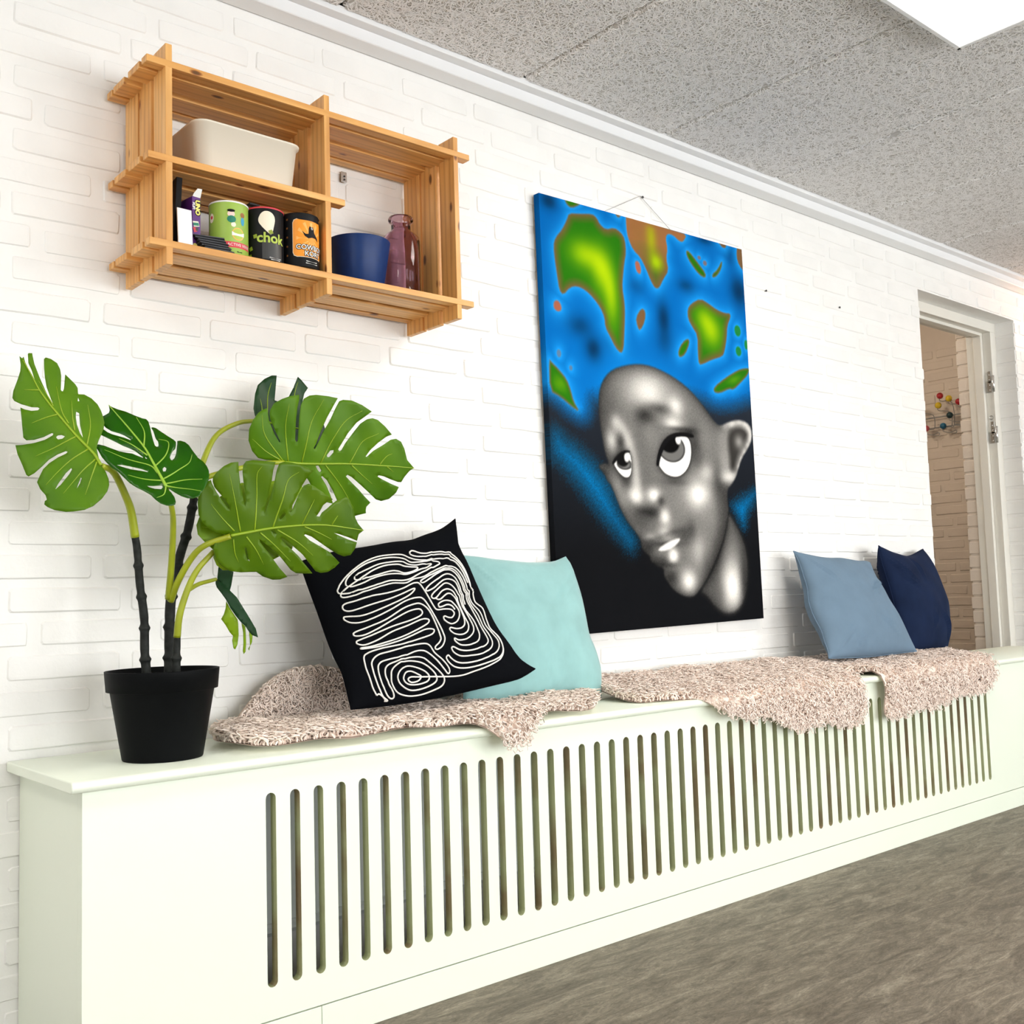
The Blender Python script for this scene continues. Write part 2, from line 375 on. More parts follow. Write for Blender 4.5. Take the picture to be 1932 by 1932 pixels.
LEAVES={
'A':((0.6169, -0.215, 1.1719),(-0.2494, -0.9476, 0.1995),[[(-0.0539,0.1215),(-0.0495,0.1178),(-0.0469,0.1211),(-0.0444,0.111),(-0.0379,0.096),(-0.0271,0.073),(-0.0336,0.0963),(-0.0391,0.1097),(-0.0401,0.1269),(-0.0387,0.1287),(-0.0328,0.1292),(-0.0318,0.1223),(-0.0292,0.1087),(-0.0205,0.0834),(-0.0133,0.065),(-0.006,0.0466),(-0.0002,0.035),(0.002,0.0334),(-0.0017,0.0435),(-0.0089,0.0653),(-0.0117,0.084),(-0.0131,0.1029),(-0.0131,0.1203),(-0.0101,0.124),(-0.0013,0.1221),(0.0091,0.115),(0.0142,0.1032),(0.0159,0.0911),(0.0155,0.0755),(0.0149,0.0625),(0.0168,0.06),(0.0183,0.0598),(0.0203,0.0654),(0.0222,0.0898),(0.0227,0.0942),(0.0311,0.0852),(0.04,0.0754),(0.0437,0.0687),(0.0443,0.0583),(0.0452,0.0566),(0.0548,0.0563),(0.0668,0.0492),(0.0772,0.0377),(0.083,0.0258),(0.0866,0.0139),(0.0887,0.0019),(0.087,-0.0102),(0.0838,-0.0189),(0.0776,-0.0345),(0.0743,-0.0483),(0.0771,-0.0651),(0.0805,-0.0818),(0.0886,-0.0934),(0.0936,-0.1084),(0.0941,-0.1201),(0.0909,-0.1318),(0.0817,-0.1452),(0.0668,-0.1586),(0.052,-0.1662),(0.0346,-0.1696),(0.0216,-0.1702),(0.003,-0.1658),(-0.0083,-0.1595),(-0.0133,-0.1547),(-0.0125,-0.149),(-0.009,-0.1465),(-0.0111,-0.1384),(-0.0196,-0.1272),(-0.0249,-0.1143),(-0.0224,-0.1077),(-0.0152,-0.0912),(-0.0051,-0.0793),(0.0094,-0.0673),(0.0225,-0.0602),(0.0257,-0.0567),(0.0225,-0.0552),(0.0094,-0.061),(-0.0051,-0.0722),(-0.0166,-0.0858),(-0.0294,-0.0981),(-0.0386,-0.1032),(-0.0422,-0.1001),(-0.0492,-0.0807),(-0.0563,-0.0629),(-0.0598,-0.0466),(-0.0478,-0.0464),(-0.0294,-0.0421),(-0.0121,-0.0347),(0.0009,-0.0258),(0.0021,-0.0224),(-0.0005,-0.0214),(-0.0136,-0.029),(-0.0294,-0.0358),(-0.0422,-0.0376),(-0.0472,-0.0328),(-0.0486,-0.0163),(-0.0501,0.0036),(-0.0519,0.0245),(-0.0451,0.0215),(-0.0336,0.0193),(-0.0235,0.0207),(-0.0203,0.0242),(-0.0235,0.0264),(-0.0336,0.0264),(-0.0508,0.0313),(-0.0622,0.0366),(-0.0651,0.0423),(-0.0637,0.055),(-0.0566,0.0775),(-0.0524,0.0932),(-0.0517,0.1053)],[(0.0064,-0.0293),(0.0096,-0.0258),(0.0155,-0.0249),(0.0213,-0.0275),(0.0169,-0.0322),(0.0096,-0.0335)],[(0.0313,-0.0869),(0.0222,-0.0968),(0.009,-0.1185),(0.0047,-0.1284),(0.0133,-0.12),(0.028,-0.0983),(0.0325,-0.0895)],[(0.0472,-0.1048),(0.0424,-0.1178),(0.0401,-0.1258),(0.0453,-0.1161),(0.0484,-0.1064)],[(0.0407,0.0219),(0.0457,0.019),(0.0466,-0.0035),(0.0517,-0.0298),(0.0464,-0.0205),(0.0414,-0.0037),(0.0397,0.0115)],[(0.0442,0.0505),(0.0466,0.0437),(0.0436,0.0427)]],[(0.0813,-0.0818),(0.0682,-0.0586),(0.0404,-0.0259),(0.0099,0.0143),(-0.0075,0.038),(-0.022,0.061),(-0.0336,0.086),(-0.0481,0.1142)],[[(0.0099,0.0143),(-0.012,0.0064),(-0.0336,-0.0039)],[(0.0404,-0.0267),(0.0095,-0.0456),(-0.028,-0.0677)],[(0.0594,-0.0513),(0.0238,-0.0785),(-0.011,-0.1205)],[(0.0718,-0.0703),(0.047,-0.0961),(0.0175,-0.1364)],[(0.0739,-0.0753),(0.0646,-0.104),(0.0539,-0.1374)],[(0.0019,0.03),(-0.0046,0.0433),(-0.022,0.0765)],[(0.0274,-0.0027),(0.0158,0.0223),(0.0073,0.0681)],[(0.0376,-0.0158),(0.0342,0.0113),(0.033,0.0438)],[(0.058,-0.0438),(0.0645,-0.0026),(0.0606,0.0367)],[(-0.022,0.059),(-0.0336,0.0583),(-0.0466,0.0586)]]),
'B':((0.7706, -0.265, 1.1196),(-0.2999, -0.7998, 0.5199),[[(-0.0663,0.1043),(-0.0611,0.1012),(-0.0506,0.0967),(-0.0365,0.0923),(-0.0178,0.0832),(-0.0072,0.0792),(-0.0001,0.0784),(0.0039,0.0733),(0.0056,0.0652),(0.0073,0.0579),(0.0083,0.049),(0.0104,0.0361),(0.0126,0.0249),(0.0148,0.0161),(0.0177,0.0135),(0.0206,0.0139),(0.0213,0.0187),(0.0203,0.0267),(0.0168,0.0322),(0.0152,0.0378),(0.0124,0.0507),(0.009,0.0584),(0.0114,0.0601),(0.0173,0.059),(0.0266,0.0512),(0.0383,0.0418),(0.0488,0.0332),(0.0526,0.0284),(0.0525,0.0196),(0.0511,0.0115),(0.0466,0.005),(0.0425,-0.0046),(0.0407,-0.0126),(0.0421,-0.0181),(0.0444,-0.0196),(0.0487,-0.014),(0.0516,-0.0044),(0.053,0.0068),(0.0547,0.0229),(0.0552,0.0301),(0.0606,0.0306),(0.0688,0.0265),(0.0757,0.0186),(0.0824,0.0043),(0.0912,-0.0131),(0.1003,-0.024),(0.1058,-0.035),(0.1089,-0.0459),(0.1093,-0.0568),(0.1079,-0.0677),(0.1038,-0.0801),(0.0999,-0.0893),(0.0935,-0.103),(0.0884,-0.1136),(0.0779,-0.117),(0.0688,-0.1152),(0.0576,-0.1077),(0.0464,-0.0973),(0.0375,-0.0883),(0.0332,-0.0846),(0.0338,-0.0883),(0.0407,-0.0973),(0.0461,-0.1093),(0.048,-0.1212),(0.0467,-0.1271),(0.0409,-0.1308),(0.0319,-0.1304),(0.0219,-0.1257),(0.0131,-0.1154),(0.0054,-0.1035),(-0.0058,-0.0946),(-0.0192,-0.0858),(-0.0303,-0.0754),(-0.0415,-0.0604),(-0.0504,-0.0484),(-0.0606,-0.0394),(-0.0696,-0.0273),(-0.0775,-0.0152),(-0.0844,0.0002),(-0.0896,0.0102),(-0.0834,0.0127),(-0.0732,0.0098),(-0.0607,0.0047),(-0.0471,0.0003),(-0.0345,-0.0014),(-0.0254,-0.0023),(-0.0162,-0.0076),(-0.0071,-0.0124),(-0.0061,-0.0113),(-0.0116,-0.0051),(-0.0207,0.0041),(-0.0299,0.0102),(-0.0413,0.0154),(-0.0528,0.0222),(-0.0665,0.029),(-0.0791,0.0349),(-0.0894,0.041),(-0.0935,0.0488),(-0.0936,0.0576),(-0.0896,0.0598),(-0.0839,0.0571),(-0.0781,0.0517),(-0.0689,0.044),(-0.0609,0.0403),(-0.0505,0.0374),(-0.039,0.0338),(-0.0286,0.0285),(-0.0269,0.0289),(-0.0298,0.0324),(-0.039,0.0394),(-0.0482,0.0439),(-0.0609,0.0475),(-0.0713,0.0544),(-0.0782,0.0638),(-0.0802,0.0718),(-0.0772,0.0792),(-0.0714,0.0835),(-0.0663,0.0878),(-0.0648,0.0936)],[(-0.003,-0.0088),(0.0012,-0.015),(-0.0019,-0.0143)],[(0.0307,-0.0344),(0.0341,-0.0386),(0.0322,-0.0456),(0.0281,-0.0459),(0.0271,-0.0387)],[(-0.0527,-0.0334),(-0.0437,-0.0322),(-0.0278,-0.0342),(-0.0097,-0.0385),(-0.0006,-0.043),(0.0025,-0.0466),(-0.0097,-0.0439),(-0.0279,-0.0419),(-0.0437,-0.0376)],[(-0.0016,-0.0803),(0.0103,-0.0802),(0.0251,-0.0793),(0.0267,-0.0839),(0.0238,-0.089),(0.0124,-0.0877),(0.0034,-0.0841)]],[(0.0324,-0.0838),(0.0222,-0.055),(0.0112,-0.0257),(-0.0033,0.0101),(-0.0274,0.0494),(-0.0471,0.0779),(-0.0663,0.1043)],[[(-0.0051,0.0116),(-0.004,0.0486),(-0.0178,0.0807)],[(0.0011,-0.0072),(-0.0252,0.0174),(-0.0482,0.0311)],[(0.0151,-0.0319),(0.0336,-0.0064),(0.0391,0.0256),(0.0215,0.0316)],[(0.0188,-0.0504),(0.0042,-0.0305),(-0.0414,-0.0144),(-0.0732,0.0005)],[(0.0283,-0.0641),(0.0501,-0.0484),(0.0742,-0.0245),(0.0809,-0.0038)],[(0.0276,-0.0687),(-0.0077,-0.0638),(-0.0325,-0.0572)],[(0.032,-0.0762),(0.061,-0.0706),(0.0962,-0.0663)],[(0.033,-0.0823),(0.049,-0.0867),(0.0925,-0.1)],[(0.0319,-0.0838),(0.028,-0.1019),(0.0154,-0.1109)]]),
'C':((1.2169, -0.2, 1.1629),(-0.1011, -0.9299, -0.3538),[[(-0.1154,-0.032),(-0.126,-0.0311),(-0.1529,-0.0314),(-0.1696,-0.0292),(-0.1836,-0.0149),(-0.1933,0.0065),(-0.1952,0.0302),(-0.1897,0.0503),(-0.1797,0.0668),(-0.1685,0.0745),(-0.1611,0.077),(-0.1556,0.0527),(-0.1418,0.0256),(-0.1285,0.0079),(-0.1262,0.0095),(-0.1408,0.0337),(-0.1528,0.0549),(-0.1553,0.0666),(-0.1543,0.0746),(-0.148,0.0889),(-0.133,0.1),(-0.1154,0.1075),(-0.095,0.1115),(-0.0946,0.1012),(-0.0977,0.0849),(-0.0991,0.0647),(-0.0979,0.0406),(-0.0956,0.0164),(-0.0918,0.0115),(-0.0895,0.0147),(-0.0911,0.037),(-0.0918,0.0652),(-0.0899,0.0895),(-0.0834,0.1041),(-0.0718,0.1121),(-0.0574,0.1153),(-0.0314,0.1148),(-0.007,0.112),(-0.0158,0.0974),(-0.0292,0.0698),(-0.038,0.0405),(-0.0468,0.0111),(-0.0522,0.0005),(-0.0483,-0.0009),(-0.0425,0.0114),(-0.0331,0.0367),(-0.0218,0.0641),(-0.0106,0.0916),(-0.0028,0.1056),(0.0066,0.1094),(0.0265,0.11),(0.0501,0.1026),(0.076,0.09),(0.0607,0.0784),(0.0428,0.0625),(0.0241,0.0383),(0.0117,0.0166),(0.0051,0.0016),(0.009,-0.0024),(0.0131,-0),(0.0206,0.0171),(0.0374,0.0391),(0.0521,0.061),(0.0662,0.0725),(0.0794,0.0755),(0.0938,0.0723),(0.1145,0.0589),(0.1351,0.0411),(0.1207,0.0359),(0.0996,0.0218),(0.084,0.0039),(0.0745,-0.0116),(0.0784,-0.0118),(0.0912,0.0021),(0.1122,0.0161),(0.1336,0.0292),(0.1473,0.0322),(0.1601,0.0265),(0.1712,0.0108),(0.1828,-0.0148),(0.2043,-0.0331),(0.1934,-0.0406),(0.1835,-0.0543),(0.1762,-0.0678),(0.1664,-0.0671),(0.1462,-0.0613),(0.1261,-0.0544),(0.1141,-0.0532),(0.1122,-0.0561),(0.1275,-0.0631),(0.153,-0.0731),(0.1713,-0.079),(0.1658,-0.0925),(0.1516,-0.1084),(0.1335,-0.1144),(0.1187,-0.1104),(0.0974,-0.0947),(0.0712,-0.076),(0.0481,-0.0598),(0.0359,-0.0543),(0.0331,-0.0582),(0.0475,-0.0705),(0.0683,-0.0869),(0.0898,-0.1058),(0.1045,-0.1174),(0.0956,-0.1274),(0.0958,-0.1362),(0.098,-0.1427),(0.0736,-0.1509),(0.059,-0.1457),(0.0411,-0.1331),(0.0227,-0.1163),(0.008,-0.0932),(-0.0112,-0.0685),(-0.0235,-0.0595),(-0.0259,-0.0617),(-0.0119,-0.0791),(0.0026,-0.1019),(0.0122,-0.122),(-0.013,-0.1173),(-0.0358,-0.0968),(-0.0523,-0.0722),(-0.0627,-0.0601),(-0.0775,-0.0462),(-0.0998,-0.039),(-0.115,-0.0356)],[(-0.0188,-0.0133),(-0.012,-0.0025),(-0.0046,-0.0006),(-0.0038,-0.0062),(-0.0121,-0.0171),(-0.0171,-0.0173)],[(-0.0415,-0.0379),(-0.0356,-0.0366),(-0.0269,-0.0481),(-0.0301,-0.0518),(-0.0364,-0.0464)]],[(-0.1152,-0.0336),(-0.0749,-0.0343),(-0.0318,-0.0327),(0.0366,-0.0294),(0.1127,-0.0301),(0.1579,-0.0312),(0.2043,-0.0331)],[[(-0.1154,-0.0326),(-0.1616,0.0204),(-0.1722,0.0634)],[(-0.1049,-0.0321),(-0.1192,0.0432),(-0.1174,0.0914)],[(-0.0742,-0.0316),(-0.0648,0.0469),(-0.0412,0.1075)],[(-0.031,-0.0305),(0.0043,0.0515),(0.052,0.0902)],[(0.0365,-0.0283),(0.0628,0.0217),(0.0985,0.043)],[(0.1124,-0.0279),(0.1257,-0.0089),(0.1411,-0.0017)],[(-0.0194,-0.0352),(0.0265,-0.0819),(0.0662,-0.1325)],[(0.0427,-0.0323),(0.0698,-0.0524),(0.1022,-0.0738)],[(0.1319,-0.0324),(0.1504,-0.0436)],[(-0.122,-0.0298),(-0.1552,-0.0133),(-0.1868,0.0109)]]),
'C2':((1.1606, -0.09, 1.2677),(0.0, -0.9806, 0.1961),[[(-0.0204,0.0728),(-0.032,0.072),(-0.049,0.0633),(-0.0667,0.0469),(-0.0771,0.0238),(-0.083,-0.0094),(-0.0814,-0.0244),(-0.077,-0.0348),(-0.0666,-0.0511),(-0.047,-0.0754),(-0.0226,-0.0995),(0.0177,-0.1097),(0.0572,-0.096),(0.0829,-0.0651),(0.0921,-0.0419),(0.0899,-0.0308),(0.0681,-0.0125),(0.0462,0.0034),(0.0395,0.0162),(0.0485,0.0397),(0.0581,0.0533),(0.0429,0.0709),(0.0354,0.0779),(0.0213,0.0503),(0.0039,0.0237),(-0.009,0.0135),(-0.0205,0.0134),(-0.0283,0.0159)]],[(-0.077,-0.0348),(-0.0429,-0.0403),(0.0024,-0.0451),(0.0631,-0.0511)],[[(-0.0538,-0.037),(-0.0465,0.0162),(-0.0339,0.0551)],[(-0.0651,-0.038),(-0.0638,-0.0075),(-0.0659,0.0141)],[(-0.002,-0.0433),(0.0217,0.0346),(0.035,0.0654)]]),
'D':((1.0024, -0.345, 0.9932),(-0.1517, -0.9407, -0.3034),[[(-0.0951,-0.027),(-0.102,-0.0294),(-0.1179,-0.0295),(-0.1343,-0.0215),(-0.1493,-0.0073),(-0.1565,0.0068),(-0.1593,0.0281),(-0.1584,0.044),(-0.1511,0.06),(-0.1432,0.0691),(-0.1374,0.0724),(-0.1351,0.0658),(-0.1261,0.0501),(-0.1143,0.0343),(-0.1025,0.0202),(-0.098,0.0149),(-0.1,0.0221),(-0.1092,0.0363),(-0.1207,0.0485),(-0.1302,0.0589),(-0.1342,0.0694),(-0.134,0.0782),(-0.129,0.0872),(-0.1161,0.1),(-0.1026,0.1068),(-0.0887,0.1086),(-0.0868,0.0905),(-0.0836,0.0692),(-0.0782,0.0478),(-0.0751,0.0334),(-0.0717,0.0248),(-0.0701,0.0371),(-0.0722,0.0515),(-0.0773,0.0729),(-0.0797,0.0908),(-0.079,0.1033),(-0.0746,0.1106),(-0.0624,0.1138),(-0.0407,0.1138),(-0.0186,0.112),(-0.0227,0.0965),(-0.0245,0.0764),(-0.0279,0.0527),(-0.0325,0.0233),(-0.0337,0.0123),(-0.0308,0.0142),(-0.0249,0.04),(-0.02,0.0675),(-0.0154,0.0967),(-0.0107,0.1096),(-0.0003,0.1133),(0.0185,0.1117),(0.0417,0.1062),(0.0586,0.0989),(0.049,0.0899),(0.0394,0.0711),(0.0301,0.0505),(0.0189,0.0299),(0.0154,0.0168),(0.0193,0.016),(0.0245,0.03),(0.0337,0.0524),(0.0416,0.0684),(0.0507,0.0728),(0.0627,0.0681),(0.0832,0.0556),(0.1041,0.0429),(0.0928,0.0389),(0.0838,0.0312),(0.0792,0.0198),(0.0751,0.0122),(0.0726,0.0084),(0.0795,0.0075),(0.0834,0.0161),(0.0924,0.0238),(0.1049,0.0354),(0.1179,0.0433),(0.1333,0.0474),(0.1419,0.0419),(0.152,0.023),(0.1581,0.0038),(0.1655,-0.0076),(0.1788,-0.0207),(0.1689,-0.0289),(0.1664,-0.0426),(0.1463,-0.0349),(0.1255,-0.0282),(0.1133,-0.0254),(0.1258,-0.0311),(0.1468,-0.0397),(0.1667,-0.0459),(0.164,-0.0582),(0.1544,-0.0718),(0.1405,-0.0746),(0.1281,-0.0707),(0.109,-0.06),(0.0879,-0.0465),(0.0671,-0.0333),(0.0531,-0.028),(0.05,-0.0296),(0.064,-0.0409),(0.0887,-0.0542),(0.1096,-0.0657),(0.1334,-0.0882),(0.1251,-0.0988),(0.11,-0.1073),(0.0943,-0.1085),(0.0821,-0.104),(0.0667,-0.0866),(0.0514,-0.0693),(0.0348,-0.056),(0.0183,-0.0428),(0.0063,-0.0354),(0.003,-0.0363),(0.0151,-0.0485),(0.0315,-0.0617),(0.0441,-0.0731),(0.0593,-0.0903),(0.0767,-0.1088),(0.0592,-0.1095),(0.0437,-0.1089),(0.0315,-0.1015),(0.0145,-0.0823),(-0.0001,-0.0672),(-0.0163,-0.0541),(-0.0301,-0.0448),(-0.039,-0.0374),(-0.0376,-0.0429),(-0.0252,-0.0578),(-0.0107,-0.0746),(0.0063,-0.0955),(0.0262,-0.1157),(0.0105,-0.1201),(-0.0046,-0.1203),(-0.0239,-0.1139),(-0.0377,-0.1047),(-0.0468,-0.1051),(-0.0687,-0.1054),(-0.0907,-0.1017),(-0.1077,-0.0905),(-0.1195,-0.0758),(-0.1242,-0.0612),(-0.1234,-0.0485),(-0.117,-0.0413),(-0.0997,-0.0358),(-0.0945,-0.0343)],[(-0.066,-0.0562),(-0.0621,-0.0559),(-0.0579,-0.0725),(-0.0524,-0.0837),(-0.0583,-0.078)],[(-0.019,-0.0207),(-0.0119,-0.0212),(-0.0034,-0.0283),(-0.0114,-0.0265)],[(-0.0017,0.0064),(0.0027,0.0133),(0.0074,0.0161),(0.0088,0.0112),(0.0036,0.0033),(-0.0021,0.0003)]],[(-0.0947,-0.0321),(-0.0647,-0.0256),(-0.016,-0.016),(0.0436,-0.0098),(0.0939,-0.0093),(0.1421,-0.0152),(0.1788,-0.0207)],[[(-0.0883,-0.023),(-0.1115,0.0003),(-0.1346,0.0268)],[(-0.0765,-0.0238),(-0.0885,0.0223),(-0.1053,0.0863)],[(-0.0496,-0.0209),(-0.0498,0.043),(-0.0527,0.0863),(-0.0452,0.1028)],[(-0.0143,-0.0151),(-0.0008,0.0405),(0.0087,0.0775),(0.0296,0.0947)],[(0.0435,-0.0089),(0.0653,0.042)],[(0.1066,-0.0083),(0.1175,0.01)],[(-0.0383,-0.0254),(-0.0073,-0.0503),(0.0288,-0.0834)],[(-0.0045,-0.0196),(0.0394,-0.0447),(0.0729,-0.0713)],[(0.0496,-0.0126),(0.0819,-0.0256),(0.1098,-0.0388)],[(-0.064,-0.0338),(-0.0435,-0.0596),(-0.0261,-0.0886)],[(-0.0887,-0.0394),(-0.0828,-0.0668),(-0.074,-0.0853)]]),
'E':((0.9737, -0.285, 0.978),(-0.1041, -0.9891, 0.1041),[[(-0.104,0.0246),(-0.11,0.0082),(-0.1081,-0.0097),(-0.0961,-0.024),(-0.0797,-0.0402),(-0.0803,-0.0546),(-0.0746,-0.069),(-0.0623,-0.079),(-0.0458,-0.0792),(-0.0228,-0.0657),(0.0044,-0.0493),(0.0217,-0.0475),(0.0383,-0.0596),(0.0513,-0.0532),(0.0433,-0.0401),(0.0633,-0.0307),(0.0807,-0.0382),(0.0831,-0.0306),(0.0651,-0.0006),(0.0827,0.03),(0.0859,0.0511),(0.1103,0.0884),(0.1066,0.0941),(0.0694,0.0755),(0.049,0.0996),(0.0117,0.0925),(-0.0188,0.0933),(-0.0459,0.0755),(-0.0745,0.0562)]],[(-0.0797,-0.0402),(-0.0314,-0.0108),(0.0271,0.0177),(0.0994,0.0764)],[[(-0.0505,-0.022),(-0.0679,-0.0021),(-0.1003,0.0048)],[(-0.0121,-0.0014),(-0.0179,0.0355),(-0.0193,0.082)],[(0.0073,0.0081),(0.0347,-0.0196),(0.0789,-0.0344)]]),
}
FOLDED=[
((0.9704, -0.21, 0.8315),(-0.597, -0.796, 0.0995),[(-0.0377,0.0538),(-0.0336,0.0549),(-0.0239,0.0461),(-0.0155,0.0373),(-0.0059,0.0273),(0.005,0.0161),(0.0158,-0.0024),(0.0279,-0.0233),(0.0423,-0.0478),(0.0472,-0.0653),(0.0353,-0.0602),(0.0281,-0.0521),(0.0209,-0.0411),(0.0125,-0.0336),(0.0017,-0.0201),(-0.0079,-0.0053),(-0.0164,0.0119),(-0.0249,0.0242),(-0.0345,0.0366),(-0.0376,0.0452)]),
((0.9618, -0.19, 0.8869),(0.3011, -0.9536, 0.0),[(-0.0216,0.0217),(-0.0211,0),(-0.0084,-0.0085),(0.0011,-0.017),(0.0139,-0.0268),(0.0181,-0.0147),(0.0189,0.0122),(0.0079,0.0158),(-0.0082,0.0169)]),
((0.9683, -0.2, 0.7903),(-0.4061, -0.9138, 0.0),[(-0.0096,0.0506),(-0.0109,0.0362),(-0.0145,0.0243),(-0.0198,0.0149),(-0.0112,0.0025),(-0.0032,-0.0122),(0.0032,-0.0196),(0.0014,-0.0291),(0.0036,-0.0436),(0.007,-0.0468),(0.0118,-0.0368),(0.0143,-0.0176),(0.0134,0.0041),(0.0123,0.0125),(0.0053,0.0236),(-0.0027,0.0371)]),
((0.9959, -0.2, 0.7618),(-0.1961, -0.9806, 0.0),[(-0.0062,0.0346),(-0.0028,0.015),(-0.0012,-0.0068),(-0.0019,-0.0225),(-0.0002,-0.0286),(0.0036,-0.024),(0.0044,-0.0071),(0.0027,0.0124),(0.0016,0.027)]),
((1.0117, -0.195, 0.7562),(0.0, -1.0, 0.0),[(-0.0044,0.0237),(-0.0013,0.0053),(0.0006,-0.007),(-0.0028,-0.0129),(-0.0009,-0.0166),(0.0008,-0.0076),(0.004,0.0002),(0.0039,0.0148)]),
]
STEMS={
'cane1':[(0.7897,-0.215,0.705),(0.7862,-0.214,0.7516),(0.7857,-0.213,0.813),(0.7782,-0.212,0.8758),(0.7736,-0.211,0.9398),(0.77,-0.21,0.9658)],
'cane2':[(0.8402,-0.2,0.7009),(0.8433,-0.1933,0.7592),(0.8486,-0.1867,0.8427),(0.8646,-0.18,0.9014),(0.8741,-0.1733,0.934),(0.8932,-0.1667,0.9841),(0.9094,-0.16,1.049)],
'cane3':[(0.8378,-0.235,0.7023),(0.838,-0.2375,0.7471),(0.8381,-0.24,0.7751)],
'petA':[(0.77,-0.21,0.9658),(0.759,-0.2204,1.0098),(0.7451,-0.2308,1.0383),(0.7186,-0.2411,1.0814),(0.6927,-0.2515,1.0915)],
'petB':[(0.8345,-0.21,0.8477),(0.8292,-0.2368,0.9126),(0.8214,-0.2635,0.9762),(0.8085,-0.2902,1.0106),(0.7858,-0.317,1.048)],
'petC':[(0.9094,-0.16,1.049),(0.9239,-0.1632,1.0794),(0.9395,-0.1664,1.0939),(1.0033,-0.1696,1.1134),(1.0609,-0.1728,1.1275),(1.1035,-0.176,1.1314)],
'petC2':[(0.9094,-0.16,1.049),(0.9362,-0.1442,1.1256),(0.973,-0.1285,1.1853),(1.0276,-0.1128,1.2179),(1.0766,-0.097,1.2301)],
'petD':[(0.8387,-0.21,0.8435),(0.8422,-0.2375,0.8812),(0.8574,-0.265,0.9243),(0.8725,-0.2925,0.9466),(0.9097,-0.32,0.9623)],
'petE':[(0.8381,-0.24,0.7751),(0.8392,-0.25,0.8169),(0.8513,-0.26,0.8654),(0.8663,-0.27,0.901),(0.895,-0.28,0.9358)],
'petF':[(0.8573,-0.25,0.8635),(0.8836,-0.2367,0.8746),(0.9126,-0.2233,0.8808),(0.931,-0.21,0.8841)],
}
PAINT_C=(2.4823,1.3562);PAINT_W=0.9369;PAINT_H=1.2566;PAINT_A=0.01810
